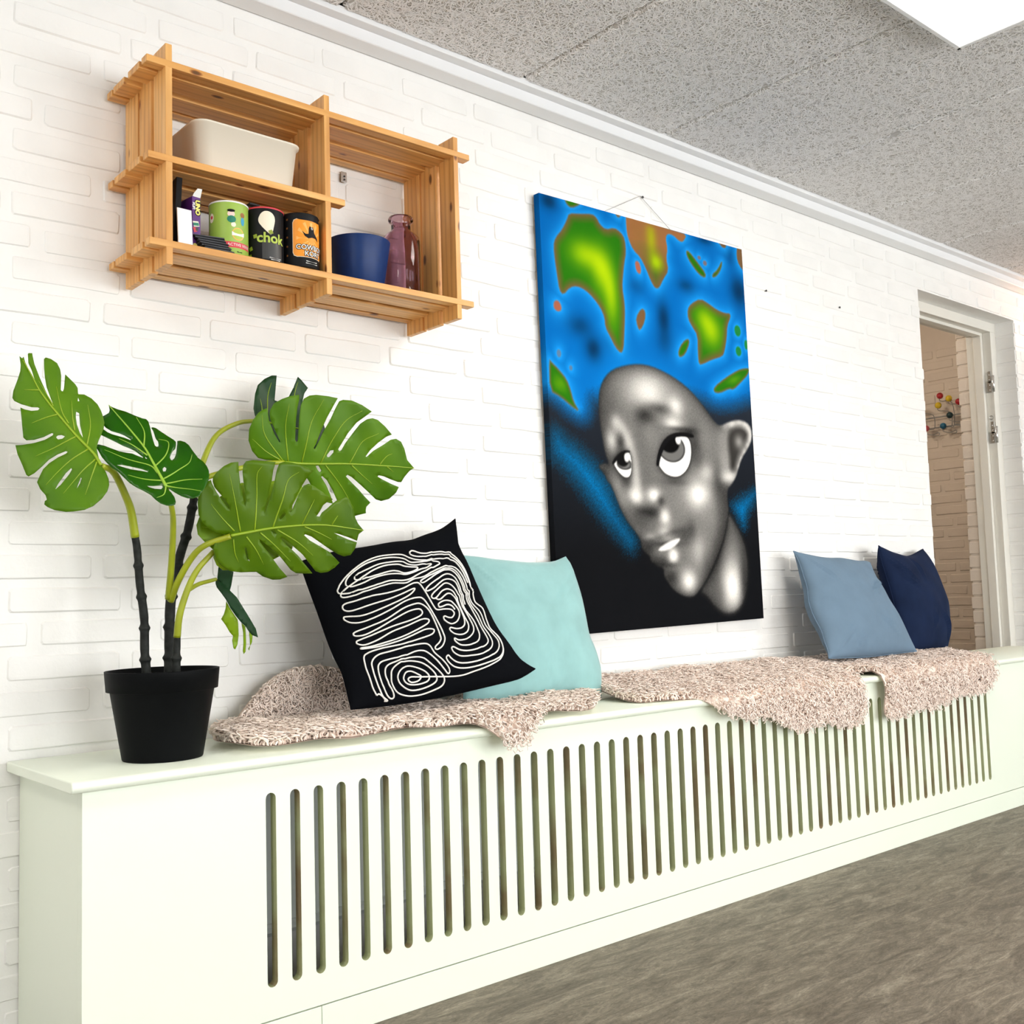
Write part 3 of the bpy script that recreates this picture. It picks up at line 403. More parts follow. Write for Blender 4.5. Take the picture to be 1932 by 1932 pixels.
PP={
'big':[(-0.352,0.5919),(-0.3069,0.5989),(-0.2549,0.6092),(-0.2352,0.6005),(-0.2248,0.5837),(-0.1992,0.5718),(-0.1626,0.585),(-0.1332,0.5757),(-0.1164,0.5574),(-0.1147,0.515),(-0.1249,0.4833),(-0.1342,0.4393),(-0.1398,0.4045),(-0.1327,0.3547),(-0.1346,0.3122),(-0.1415,0.2607),(-0.1479,0.2138),(-0.1611,0.1977),(-0.1837,0.2139),(-0.205,0.2446),(-0.2236,0.2714),(-0.2244,0.3002),(-0.2399,0.3271),(-0.267,0.3522),(-0.2997,0.3719),(-0.3329,0.3783),(-0.3611,0.3708),(-0.3902,0.3431),(-0.4056,0.356),(-0.4112,0.3952),(-0.4168,0.4343),(-0.4207,0.4817),(-0.4121,0.5074),(-0.3831,0.537),(-0.3618,0.5696)],
'sec':[(-0.1071,0.6408),(-0.0299,0.6343),(0.0663,0.6308),(0.1257,0.6287),(0.1798,0.6275),(0.1604,0.599),(0.1399,0.5975),(0.111,0.6124),(0.0845,0.612),(0.0733,0.5966),(0.0804,0.5622),(0.0712,0.5295),(0.0799,0.4911),(0.0525,0.4602),(0.0305,0.4282),(0.0108,0.423),(-0.0069,0.4421),(-0.0291,0.482),(-0.0518,0.5129),(-0.0817,0.5293),(-0.1036,0.564),(-0.1085,0.5975)],
'afr':[(0.2299,0.4234),(0.2725,0.4122),(0.3139,0.3973),(0.3569,0.3916),(0.3829,0.3951),(0.3853,0.3814),(0.3641,0.3507),(0.358,0.3081),(0.3412,0.2599),(0.3287,0.2424),(0.2699,0.2247),(0.2262,0.2065),(0.2037,0.2019),(0.2015,0.2398),(0.2052,0.2988),(0.1812,0.3228),(0.1614,0.3471),(0.1621,0.3786),(0.1809,0.3992)],
'gtop':[(-0.3711,0.637),(-0.3045,0.6345),(-0.305,0.6261),(-0.3398,0.6087),(-0.3588,0.6151)],
'sl1':[(0.1718,0.5739),(0.1888,0.5723),(0.2277,0.5425),(0.2672,0.5124),(0.2622,0.4955),(0.2312,0.502),(0.1922,0.532),(0.1724,0.5559)],
'sl2':[(0.3575,0.5737),(0.3527,0.5448),(0.3243,0.5123),(0.3005,0.5029),(0.2995,0.5152),(0.3301,0.5365)],
'oval':[(0.1607,0.2822),(0.1627,0.2668),(0.1392,0.2285),(0.1113,0.2144),(0.1023,0.2267),(0.1144,0.2523),(0.1398,0.2752)],
'gl':[(-0.4587,0.1511),(-0.4487,0.1424),(-0.4206,0.1236),(-0.3926,0.0986),(-0.3783,0.0682),(-0.3695,0.0371),(-0.3468,0.007),(-0.3788,0.0205),(-0.4204,0.0448),(-0.4619,0.0589)],
'gr':[(0.4749,0.2181),(0.461,0.1932),(0.4246,0.1663),(0.377,0.1342),(0.3553,0.1369),(0.3028,0.1163),(0.271,0.1181),(0.2762,0.1367),(0.3367,0.172),(0.4058,0.2041),(0.4365,0.2133)],
'b1':[(-0.078,0.4955),(-0.0592,0.4987),(-0.0498,0.4743),(-0.0562,0.456),(-0.0741,0.466)],
'b2':[(-0.159,0.6347),(-0.126,0.6327),(-0.1423,0.6167)],
'b3':[(0.3355,0.6354),(0.39,0.6311),(0.3697,0.611)],
'b4':[(0.4427,0.6358),(0.4848,0.6385),(0.4764,0.5508),(0.4479,0.57),(0.4368,0.5967)],
'b5':[(-0.0579,0.3524),(-0.0398,0.3442),(-0.0455,0.3112),(-0.0699,0.2781),(-0.0814,0.2894),(-0.0866,0.3186)],
'b6':[(-0.4157,0.3258),(-0.4028,0.3164),(-0.3985,0.299),(-0.4152,0.2908),(-0.4317,0.3004),(-0.4295,0.3186)],
'face':[(-0.2679,0.0469),(-0.2585,0.0887),(-0.2335,0.1231),(-0.1991,0.1473),(-0.1446,0.1645),(-0.0824,0.1756),(-0.0266,0.1742),(0.0367,0.1613),(0.1009,0.1406),(0.1584,0.1111),(0.2016,0.0799),(0.2376,0.0475),(0.274,0.0148),(0.2974,0.0087),(0.3391,0.0242),(0.3894,0.0364),(0.439,0.0309),(0.4625,0.0116),(0.4632,-0.025),(0.4389,-0.0576),(0.4023,-0.0904),(0.3827,-0.1221),(0.3628,-0.1586),(0.3359,-0.1849),(0.3145,-0.1981),(0.311,-0.2361),(0.3157,-0.2713),(0.2888,-0.3467),(0.2425,-0.4208),(0.1905,-0.4834),(0.141,-0.5278),(0.1097,-0.5444),(0.0659,-0.5393),(0.024,-0.5211),(-0.0025,-0.4967),(-0.0218,-0.4727),(-0.0199,-0.4493),(-0.0543,-0.4416),(-0.0774,-0.4272),(-0.0798,-0.4132),(-0.1059,-0.3967),(-0.1171,-0.3827),(-0.117,-0.3643),(-0.1355,-0.3412),(-0.1669,-0.3137),(-0.191,-0.282),(-0.2084,-0.2503),(-0.2253,-0.2144),(-0.237,-0.1966),(-0.2493,-0.1879),(-0.2547,-0.1745),(-0.2846,-0.1463),(-0.2584,-0.1362),(-0.2362,-0.1398),(-0.2502,-0.1109),(-0.2599,-0.0661),(-0.2685,-0.0077)],
'neck':[(0.3122,-0.2663),(0.3412,-0.3013),(0.3778,-0.3468),(0.3982,-0.3927),(0.4052,-0.4488),(0.3943,-0.5196),(0.373,-0.5692),(0.3291,-0.6023),(0.2725,-0.6093),(0.2197,-0.587),(0.1773,-0.5462),(0.141,-0.5278),(0.1905,-0.4834),(0.2425,-0.4208),(0.2888,-0.3467)],
'eyeR':[(-0.0191,-0.1309),(-0.0066,-0.0899),(0.0115,-0.0602),(0.0568,-0.036),(0.1012,-0.0334),(0.1377,-0.0435),(0.1425,-0.0924),(0.1222,-0.1373),(0.0828,-0.164),(0.046,-0.1676),(0.0107,-0.1583),(-0.0026,-0.1469)],
'eyeL':[(-0.2195,-0.1346),(-0.2016,-0.1132),(-0.1741,-0.0981),(-0.1455,-0.099),(-0.1386,-0.1335),(-0.1462,-0.1717),(-0.1701,-0.1781),(-0.1955,-0.1633)],
'teeth':[(-0.0435,-0.3928),(0.0078,-0.3697),(0.0593,-0.3581),(0.0638,-0.3653),(0.0278,-0.3888),(-0.0229,-0.3986)],
'earin':[(0.3348,-0.0221),(0.3533,0.0021),(0.3957,0.0151),(0.4285,0.0094),(0.4472,-0.0155),(0.4104,-0.0487),(0.3773,-0.0915),(0.3611,-0.1332),(0.3363,-0.1366),(0.3363,-0.0934),(0.3319,-0.0528)],
'dark':[(-0.4784,0.0516),(-0.4497,0.041),(-0.3866,-0.0026),(-0.3323,-0.0188),(-0.3058,0.0033),(-0.2957,0.0582),(-0.2711,0.0467),(-0.1616,0.1161),(0.1956,0.0994),(0.2711,0.0702),(0.3518,0.0739),(0.4632,0.106),(0.5785,0.1314),(0.7476,0.0903),(0.6949,-0.8275),(-0.5825,-0.7172),(-0.5359,0.0553)],
'bandL':[(-0.4606,-0.0384),(-0.3979,-0.0827),(-0.3504,-0.1024),(-0.2848,-0.1486),(-0.2373,-0.2011),(-0.2153,-0.255),(-0.1799,-0.3092),(-0.1366,-0.355),(-0.1461,-0.3916),(-0.1727,-0.3913),(-0.2219,-0.3456),(-0.2942,-0.2831),(-0.3751,-0.1962),(-0.432,-0.1457),(-0.4661,-0.1255)],
'bandR':[(0.3221,-0.2459),(0.39,-0.2192),(0.4949,-0.1804),(0.4736,-0.2226),(0.4169,-0.2854),(0.3943,-0.3469),(0.3503,-0.2911)],
'lash':[(-0.0302,-0.1375),(-0.0237,-0.1097),(-0.0092,-0.0786),(0.0183,-0.0474),(0.0574,-0.0297),(0.1095,-0.0226),(0.1586,-0.0285),(0.1576,-0.0399),(0.1083,-0.0373),(0.0636,-0.0429),(0.028,-0.0613),(0.0033,-0.0913),(-0.0111,-0.1196),(-0.0159,-0.1355)],
'lashL':[(-0.2262,-0.1371),(-0.2049,-0.1134),(-0.1739,-0.0958),(-0.1438,-0.0943),(-0.1442,-0.1004),(-0.1725,-0.1036),(-0.1956,-0.1198),(-0.2146,-0.1389)],
}
FACE_BLOBS=[(-0.2329,0.0406,0.0589,0.1151,0.33,0.8),(-0.1338,0.128,0.1229,0.0567,0.48,0.6),(-0.04,0.094,0.0921,0.0577,0.93,0.95),(0.0819,0.0898,0.0893,0.0591,0.55,0.5),(0.0753,0.0551,0.0334,0.0294,0.95,0.9),(0.0599,0.0005,0.0405,0.0219,0.92,0.9),(-0.2213,-0.0685,0.0249,0.0298,0.85,0.9),(-0.1975,-0.012,0.0225,0.0222,0.9,0.6),(-0.177,-0.0321,0.0227,0.0223,0.9,0.6),(-0.1605,-0.0541,0.0229,0.0223,0.9,0.6),(-0.1481,-0.0781,0.023,0.0223,0.9,0.6),(-0.1387,-0.1029,0.0231,0.0224,0.9,0.6),(-0.1312,-0.1284,0.0231,0.0224,0.9,0.6),(-0.1268,-0.1543,0.0231,0.0223,0.9,0.6),(-0.1261,-0.1808,0.0231,0.0223,0.9,0.6),(-0.1253,-0.2072,0.0231,0.0223,0.9,0.6),(-0.0953,-0.038,0.0235,0.0283,0.38,0.5),(-0.0894,-0.0675,0.0235,0.0283,0.38,0.5),(-0.0835,-0.097,0.0236,0.0283,0.38,0.5),(-0.0796,-0.1269,0.0236,0.0282,0.38,0.5),(-0.0777,-0.157,0.0236,0.0282,0.38,0.5),(-0.0759,-0.1872,0.0236,0.0282,0.38,0.5),(0.292,-0.1811,0.0225,0.0303,0.2,0.5),(0.2948,-0.222,0.0225,0.0302,0.2,0.5),(0.291,-0.2628,0.0224,0.0301,0.2,0.5),(0.2776,-0.3035,0.0223,0.03,0.2,0.5),(0.2643,-0.3438,0.0222,0.0298,0.2,0.5),(0.2432,-0.3827,0.022,0.0296,0.2,0.5),(0.2216,-0.4212,0.0218,0.0295,0.2,0.5),(0.2003,-0.4592,0.0216,0.0293,0.2,0.5),(-0.2152,-0.2096,0.017,0.0205,0.66,0.5),(-0.2013,-0.2345,0.0171,0.0205,0.66,0.5),(-0.1873,-0.2595,0.0172,0.0206,0.66,0.5),(-0.172,-0.2843,0.0173,0.0206,0.66,0.5),(-0.1535,-0.308,0.0174,0.0206,0.66,0.5),(-0.1348,-0.332,0.0176,0.0207,0.66,0.5),(0.3177,0.0115,0.0146,0.0133,0.97,0.6),(0.3572,0.0219,0.0149,0.0134,0.97,0.6),(0.397,0.0293,0.0151,0.0135,0.97,0.6),(0.4355,0.0241,0.0153,0.0136,0.97,0.6),(0.4545,0.0028,0.0154,0.0137,0.97,0.6),(0.4519,-0.023,0.0154,0.0136,0.97,0.6),(0.4393,-0.0483,0.0153,0.0136,0.97,0.6),(0.419,-0.0727,0.0152,0.0135,0.97,0.6),(0.4012,-0.0973,0.0151,0.0134,0.97,0.6),(0.3843,-0.122,0.015,0.0134,0.97,0.6),(-0.067,0.0158,0.0455,0.0285,0.14,0.9),(-0.0017,0.042,0.0503,0.0169,0.25,0.8),(-0.0439,-0.0443,0.0353,0.0429,0.5,0.7),(-0.0708,-0.1213,0.0314,0.0566,0.42,0.8),(-0.1821,-0.0709,0.0187,0.0277,0.2,0.8),(-0.171,-0.19,0.0267,0.023,0.25,0.8),(-0.1307,-0.2328,0.0305,0.0222,1,1),(-0.0456,-0.2263,0.0295,0.0198,1,1),(-0.0763,-0.2807,0.0762,0.0177,0.1,0.9),(-0.0142,-0.2469,0.0178,0.0189,0.18,0.85),(-0.1124,-0.3042,0.0546,0.0278,0.28,0.7),(-0.1638,-0.2725,0.0334,0.0367,0.45,0.7),(-0.0001,-0.2917,0.025,0.0261,0.97,0.95),(0.061,-0.2503,0.044,0.0577,0.5,0.6),(0.1677,-0.2216,0.0573,0.0442,1,1),(0.2124,-0.1487,0.0467,0.0299,0.85,0.7),(0.1664,-0.0616,0.0268,0.0546,0.2,0.85),(0.0989,-0.0164,0.071,0.0088,0.18,0.7),(0.1394,-0.0237,0.0304,0.0148,0.12,0.8),(0.2231,-0.0286,0.047,0.0603,0.5,0.6),(0.1706,-0.1009,0.023,0.0297,0.35,0.6),(0.052,-0.1833,0.0585,0.012,0.3,0.7),(0.2805,-0.1764,0.0359,0.0554,0.16,0.8),(0.2797,-0.2717,0.0319,0.0701,0.3,0.8),(0.2156,-0.2873,0.0544,0.0593,0.55,0.5),(-0.0007,-0.3437,0.03,0.0189,0.95,0.9),(-0.0683,-0.3552,0.0347,0.0116,0.72,0.7),(0.0538,-0.3366,0.0437,0.0143,0.4,0.8),(0.0892,-0.351,0.0333,0.0288,0.25,0.8),(-0.0847,-0.3876,0.031,0.0185,0.22,0.9),(-0.0247,-0.4211,0.0564,0.014,0.2,0.9),(0.0272,-0.4125,0.0202,0.018,1,1),(0.1201,-0.3366,0.0225,0.029,0.2,0.6),(0.1597,-0.4,0.0418,0.0437,0.78,0.8),(-0.1042,-0.3745,0.0273,0.0092,0.28,0.55),(-0.0678,-0.3667,0.0278,0.0093,0.28,0.55),(-0.0311,-0.3582,0.0282,0.0094,0.28,0.55),(0.0053,-0.3479,0.0286,0.0095,0.28,0.55),(0.043,-0.3396,0.029,0.0095,0.28,0.55),(0.083,-0.3366,0.0295,0.0096,0.28,0.55),(-0.0608,-0.4354,0.0278,0.0074,0.16,0.6),(-0.0226,-0.4385,0.0282,0.0075,0.16,0.6),(0.0162,-0.4416,0.0287,0.0075,0.16,0.6),(-0.007,-0.3767,0.0676,0.0085,0.16,0.7),(-0.0026,-0.4097,0.0498,0.0165,0.5,0.7),(0.0272,-0.4125,0.0187,0.017,1,1),(0.0576,-0.4654,0.0437,0.0237,0.45,0.7),(0.0954,-0.4951,0.0355,0.0334,1,1),(0.0132,-0.4784,0.0286,0.0235,0.18,0.8),(0.1939,-0.4444,0.0307,0.0634,0.35,0.7),(0.3468,0.0196,0.0493,0.0129,0.95,0.9),(0.429,0.0147,0.0339,0.0262,0.95,0.9),(0.4557,-0.015,0.0154,0.0367,1,0.9),(0.3105,-0.0235,0.0324,0.0409,0.6,0.6),(0.3092,-0.125,0.0323,0.0609,0.7,0.6),(0.3301,-0.1597,0.0407,0.0203,0.95,0.9),(-0.2602,-0.1611,0.0258,0.0181,0.3,0.8),(-0.2116,-0.2049,0.0263,0.0274,0.65,0.7),(-0.1949,-0.2455,0.0264,0.032,0.65,0.6)]
NECK_BLOBS=[(0.2504,-0.4209,0.0471,0.0987,0.1,0.9),(0.3161,-0.3969,0.0564,0.1001,0.45,0.7),(0.3114,-0.5168,0.0602,0.0844,1,1),(0.2237,-0.5432,0.0388,0.0439,0.35,0.7),(0.3797,-0.4989,0.0247,0.1007,0.2,0.8)]
EYE_BLOBS=[(0.0389,-0.0597,0.0467,0.0329,0.03,1),(0.0476,-0.0776,0.0585,0.0407,0.42,1),(0.0807,-0.0482,0.0126,0.0156,1,1),(0.3905,-0.0394,0.0234,0.0233,0.6,0.9),(-0.1771,-0.1204,0.028,0.024,0.06,1),(-0.1704,-0.1371,0.0254,0.0129,0.45,1),(-0.1588,-0.1159,0.0108,0.0139,1,1)]
SEA_BLOBS=[(-0.4296,0.6127,0.0326,0.0245,0,0.9),(-0.3296,0.2619,0.0507,0.0327,0,0.6),(-0.2776,0.1991,0.0345,0.037,0,0.9),(0.0421,0.3313,0.0296,0.0575,0,0.85),(0.0425,0.2571,0.0394,0.0396,0,0.4),(0.4392,0.4784,0.046,0.0528,0,0.9),(0.1618,0.4549,0.0414,0.0228,0,0.6),(0.2699,0.6234,0.0433,0.0141,0,0.6),(-0.0777,0.4182,0.0376,0.026,0,0.35),(0.4049,0.5912,0.0303,0.0288,0,0.5),(-0.1825,0.2307,0.0479,0.0336,0,0.4)]
LAND_BLOBS=[(-0.2923,0.4799,0.0632,0.0417,1,1),(-0.2261,0.4413,0.0413,0.0632,1,1),(-0.1903,0.3675,0.0299,0.0846,1,0.9),(0.0043,0.5839,0.0228,0.0534,1,0.7),(0.024,0.5083,0.0295,0.0267,1,1),(0.2786,0.3214,0.0504,0.0508,1,1),(0.2399,0.362,0.0426,0.0368,1,0.6),(-0.4178,0.0844,0.0324,0.0238,1,0.4),(0.3805,0.1715,0.0447,0.0187,1,0.4)]
DOT_BLOBS=[(0.4186,0.3398,0.0167,0.019,0,1),(0.4172,0.2698,0.0151,0.0165,0,1),(0.4612,0.2969,0.0092,0.0167,0,1),(0.2362,0.56,0.0085,0.0065,1,1),(0.2646,0.5464,0.0101,0.0084,1,1),(-0.4187,0.1705,0.0087,0.0112,1,0.7),(-0.3741,0.1331,0.0066,0.0072,1,0.7)]
PILLOWS={
'black':([[(1.2033,-0.265,0.6081),(1.227,-0.2643,0.6077),(1.2511,-0.2635,0.6075),(1.2754,-0.2628,0.6076),(1.3001,-0.262,0.6077),(1.3251,-0.2612,0.608),(1.3504,-0.2605,0.6086),(1.3761,-0.2597,0.6095),(1.4021,-0.259,0.6108),(1.4284,-0.2582,0.6125),(1.4551,-0.2575,0.6144),(1.4821,-0.2568,0.6164),(1.5095,-0.256,0.6186),(1.5372,-0.2552,0.6213),(1.5653,-0.2545,0.6242),(1.5939,-0.2538,0.627),(1.6229,-0.253,0.6299),(1.6524,-0.2523,0.6326),(1.6816,-0.2515,0.6368),(1.7089,-0.2508,0.6456),(1.7355,-0.25,0.6566)],[(1.1799,-0.1,0.9234),(1.1997,-0.1,0.9287),(1.2198,-0.1,0.9338),(1.2402,-0.1,0.9389),(1.2609,-0.1,0.9435),(1.2821,-0.1,0.9466),(1.3038,-0.1,0.9491),(1.3257,-0.1,0.9517),(1.3478,-0.1,0.9549),(1.3702,-0.1,0.9583),(1.3927,-0.1,0.9621),(1.4155,-0.1,0.9658),(1.4387,-0.1,0.9684),(1.4622,-0.1,0.9703),(1.485,-0.1,0.9745),(1.5069,-0.1,0.9823),(1.53,-0.1,0.9895),(1.5537,-0.1,0.9962),(1.5765,-0.1,1.0047),(1.5976,-0.1,1.0167),(1.6182,-0.1,1.0298)],[(1.2033,-0.265,0.6081),(1.2045,-0.2567,0.6233),(1.2056,-0.2485,0.6387),(1.2067,-0.2403,0.6541),(1.2077,-0.232,0.6697),(1.2076,-0.2238,0.6851),(1.2046,-0.2155,0.6999),(1.2012,-0.2072,0.7146),(1.1989,-0.199,0.7299),(1.197,-0.1907,0.7454),(1.1956,-0.1825,0.7611),(1.1945,-0.1743,0.777),(1.1934,-0.166,0.793),(1.1919,-0.1578,0.809),(1.1902,-0.1495,0.8251),(1.1884,-0.1412,0.8412),(1.1865,-0.133,0.8574),(1.1844,-0.1248,0.8736),(1.1826,-0.1165,0.89),(1.1812,-0.1082,0.9066),(1.1799,-0.1,0.9234)],[(1.7355,-0.25,0.6566),(1.7169,-0.2425,0.6672),(1.7001,-0.235,0.6788),(1.6886,-0.2275,0.6943),(1.6793,-0.22,0.7118),(1.6688,-0.2125,0.7288),(1.6582,-0.205,0.7458),(1.6499,-0.1975,0.7639),(1.6438,-0.19,0.783),(1.6384,-0.1825,0.8024),(1.6335,-0.175,0.8221),(1.6289,-0.1675,0.842),(1.6246,-0.16,0.862),(1.6209,-0.1525,0.8823),(1.6174,-0.145,0.9028),(1.613,-0.1375,0.923),(1.607,-0.13,0.9426),(1.6043,-0.1225,0.9628),(1.6092,-0.115,0.9847),(1.6144,-0.1075,1.0072),(1.6182,-0.1,1.0298)]],0.075,0.6),
'teal':([[(1.5915,-0.15,0.5718),(1.6126,-0.15,0.5711),(1.6338,-0.15,0.5705),(1.6553,-0.15,0.5698),(1.6771,-0.15,0.5692),(1.6991,-0.15,0.5685),(1.7213,-0.15,0.5678),(1.7437,-0.15,0.5671),(1.7665,-0.15,0.5664),(1.7894,-0.15,0.5657),(1.8126,-0.15,0.5651),(1.8361,-0.15,0.5644),(1.8599,-0.15,0.5638),(1.8839,-0.15,0.5632),(1.9082,-0.15,0.5625),(1.9328,-0.15,0.5619),(1.9576,-0.15,0.5612),(1.9828,-0.15,0.5605),(2.0082,-0.15,0.5599),(2.034,-0.15,0.5592),(2.06,-0.15,0.5585)],[(1.6665,-0.05,0.9427),(1.6838,-0.05,0.9409),(1.7013,-0.05,0.9397),(1.719,-0.05,0.9385),(1.7366,-0.05,0.9364),(1.7543,-0.05,0.9339),(1.7723,-0.05,0.9318),(1.7905,-0.05,0.9302),(1.809,-0.05,0.9288),(1.8275,-0.05,0.9272),(1.8462,-0.05,0.9255),(1.865,-0.05,0.9238),(1.8841,-0.05,0.9227),(1.9035,-0.05,0.9224),(1.9231,-0.05,0.9224),(1.9428,-0.05,0.9227),(1.9627,-0.05,0.9233),(1.9827,-0.05,0.9243),(2.0024,-0.05,0.9272),(2.0213,-0.05,0.9328),(2.0405,-0.05,0.9389)],[(1.5915,-0.15,0.5718),(1.5953,-0.145,0.5893),(1.5991,-0.14,0.6069),(1.6029,-0.135,0.6246),(1.6067,-0.13,0.6424),(1.6104,-0.125,0.6604),(1.6142,-0.12,0.6784),(1.618,-0.115,0.6966),(1.6218,-0.11,0.7149),(1.6256,-0.105,0.7332),(1.6293,-0.1,0.7517),(1.6331,-0.095,0.7703),(1.6368,-0.09,0.789),(1.6405,-0.085,0.8079),(1.6442,-0.08,0.8268),(1.648,-0.075,0.8458),(1.6517,-0.07,0.865),(1.6554,-0.065,0.8842),(1.6591,-0.06,0.9036),(1.6628,-0.055,0.9231),(1.6665,-0.05,0.9427)],[(2.06,-0.15,0.5585),(2.0641,-0.145,0.5774),(2.0688,-0.14,0.5963),(2.0735,-0.135,0.6153),(2.0757,-0.13,0.6343),(2.0738,-0.125,0.653),(2.0708,-0.12,0.6718),(2.0666,-0.115,0.6903),(2.06,-0.11,0.708),(2.0572,-0.105,0.7265),(2.0577,-0.1,0.7459),(2.0586,-0.095,0.7655),(2.0592,-0.09,0.7851),(2.0597,-0.085,0.8048),(2.0597,-0.08,0.8245),(2.0588,-0.075,0.8441),(2.0572,-0.07,0.8637),(2.0554,-0.065,0.8833),(2.0533,-0.06,0.903),(2.0495,-0.055,0.922),(2.0405,-0.05,0.9389)]],0.062,0.5),
'grey':([[(3.0474,-0.215,0.6026),(3.0716,-0.2157,0.6017),(3.096,-0.2165,0.6007),(3.1206,-0.2172,0.5997),(3.1455,-0.218,0.5988),(3.1706,-0.2188,0.5978),(3.1959,-0.2195,0.5968),(3.2215,-0.2203,0.5958),(3.2473,-0.221,0.5949),(3.2734,-0.2218,0.5945),(3.2997,-0.2225,0.5946),(3.3262,-0.2232,0.5948),(3.353,-0.224,0.5951),(3.38,-0.2248,0.5953),(3.4074,-0.2255,0.5955),(3.4349,-0.2263,0.5957),(3.4628,-0.227,0.596),(3.491,-0.2277,0.5962),(3.5194,-0.2285,0.5964),(3.5481,-0.2292,0.5967),(3.5771,-0.23,0.5969)],[(3.0863,-0.075,0.9587),(3.1065,-0.0758,0.9545),(3.1269,-0.0765,0.9505),(3.1476,-0.0772,0.9467),(3.1686,-0.078,0.9432),(3.1899,-0.0787,0.9398),(3.2116,-0.0795,0.937),(3.2339,-0.0802,0.9351),(3.2565,-0.081,0.9337),(3.2794,-0.0817,0.933),(3.3027,-0.0825,0.9332),(3.3261,-0.0833,0.9334),(3.3493,-0.084,0.9322),(3.3725,-0.0848,0.9298),(3.396,-0.0855,0.9276),(3.4198,-0.0863,0.9256),(3.4439,-0.087,0.9241),(3.4684,-0.0878,0.9237),(3.4932,-0.0885,0.924),(3.5174,-0.0892,0.9228),(3.5399,-0.09,0.9177)],[(3.0474,-0.215,0.6026),(3.0567,-0.208,0.6201),(3.0602,-0.201,0.6373),(3.0602,-0.194,0.6543),(3.0635,-0.187,0.6718),(3.067,-0.18,0.6893),(3.0645,-0.173,0.7058),(3.0605,-0.166,0.7222),(3.0579,-0.159,0.7391),(3.0575,-0.152,0.7566),(3.0595,-0.145,0.7745),(3.0639,-0.138,0.7929),(3.0733,-0.131,0.8117),(3.0825,-0.124,0.8306),(3.0864,-0.117,0.8491),(3.088,-0.11,0.8676),(3.0897,-0.103,0.8861),(3.0917,-0.096,0.9048),(3.0924,-0.089,0.9233),(3.0899,-0.082,0.9411),(3.0863,-0.075,0.9587)],[(3.5771,-0.23,0.5969),(3.5706,-0.223,0.6114),(3.5644,-0.216,0.626),(3.5596,-0.209,0.6411),(3.5563,-0.202,0.6566),(3.5534,-0.195,0.6723),(3.5505,-0.188,0.688),(3.5475,-0.181,0.7037),(3.544,-0.174,0.7193),(3.5389,-0.167,0.7346),(3.5333,-0.16,0.7497),(3.5283,-0.153,0.765),(3.5255,-0.146,0.7809),(3.5237,-0.139,0.7972),(3.5217,-0.132,0.8135),(3.5185,-0.125,0.8296),(3.5164,-0.118,0.8459),(3.5188,-0.111,0.8631),(3.524,-0.104,0.881),(3.5311,-0.097,0.8992),(3.5399,-0.09,0.9177)]],0.07,1),
'navy':([[(3.6267,-0.15,0.5958),(3.6441,-0.149,0.5948),(3.6615,-0.148,0.5939),(3.679,-0.147,0.5929),(3.6966,-0.146,0.5919),(3.7142,-0.145,0.5909),(3.732,-0.144,0.5899),(3.7499,-0.143,0.5889),(3.7679,-0.142,0.5879),(3.786,-0.141,0.5869),(3.8042,-0.14,0.586),(3.8225,-0.139,0.5852),(3.841,-0.138,0.5847),(3.8595,-0.137,0.5841),(3.8782,-0.136,0.5836),(3.8969,-0.135,0.5831),(3.9158,-0.134,0.5825),(3.9347,-0.133,0.582),(3.9538,-0.132,0.5814),(3.973,-0.131,0.5809),(3.9923,-0.13,0.5803)],[(3.6224,-0.08,0.982),(3.6399,-0.0777,0.9773),(3.6575,-0.0755,0.9725),(3.6752,-0.0732,0.9676),(3.6932,-0.071,0.963),(3.7122,-0.0688,0.9593),(3.7322,-0.0665,0.9563),(3.7525,-0.0642,0.9535),(3.7729,-0.062,0.9506),(3.7936,-0.0598,0.948),(3.8149,-0.0575,0.9463),(3.8366,-0.0553,0.9449),(3.8585,-0.053,0.9439),(3.8804,-0.0507,0.9442),(3.9023,-0.0485,0.9469),(3.9241,-0.0463,0.9505),(3.9455,-0.044,0.9548),(3.9666,-0.0417,0.9597),(3.9878,-0.0395,0.9647),(4.0092,-0.0372,0.9696),(4.0308,-0.035,0.9746)],[(3.6267,-0.15,0.5958),(3.6274,-0.1465,0.6148),(3.628,-0.143,0.6339),(3.6287,-0.1395,0.653),(3.6296,-0.136,0.6722),(3.6306,-0.1325,0.6914),(3.6319,-0.129,0.7107),(3.6343,-0.1255,0.7301),(3.6373,-0.122,0.7496),(3.6388,-0.1185,0.769),(3.638,-0.115,0.7883),(3.6362,-0.1115,0.8075),(3.6335,-0.108,0.8267),(3.6303,-0.1045,0.8458),(3.6271,-0.101,0.8649),(3.624,-0.0975,0.8841),(3.6211,-0.094,0.9033),(3.6185,-0.0905,0.9226),(3.6176,-0.087,0.9421),(3.6196,-0.0835,0.962),(3.6224,-0.08,0.982)],[(3.9923,-0.13,0.5803),(4.0006,-0.1252,0.5998),(4.0089,-0.1205,0.6194),(4.0177,-0.1157,0.6391),(4.0278,-0.111,0.6589),(4.0375,-0.1063,0.6788),(4.0451,-0.1015,0.6988),(4.051,-0.0968,0.7188),(4.0561,-0.092,0.7389),(4.0588,-0.0873,0.7589),(4.0582,-0.0825,0.7786),(4.0567,-0.0777,0.7983),(4.0551,-0.073,0.818),(4.0536,-0.0682,0.8378),(4.0523,-0.0635,0.8576),(4.0517,-0.0587,0.8776),(4.0513,-0.054,0.8976),(4.0498,-0.0492,0.9176),(4.045,-0.0445,0.9368),(4.0381,-0.0398,0.9557),(4.0308,-0.035,0.9746)]],0.072,1),
}
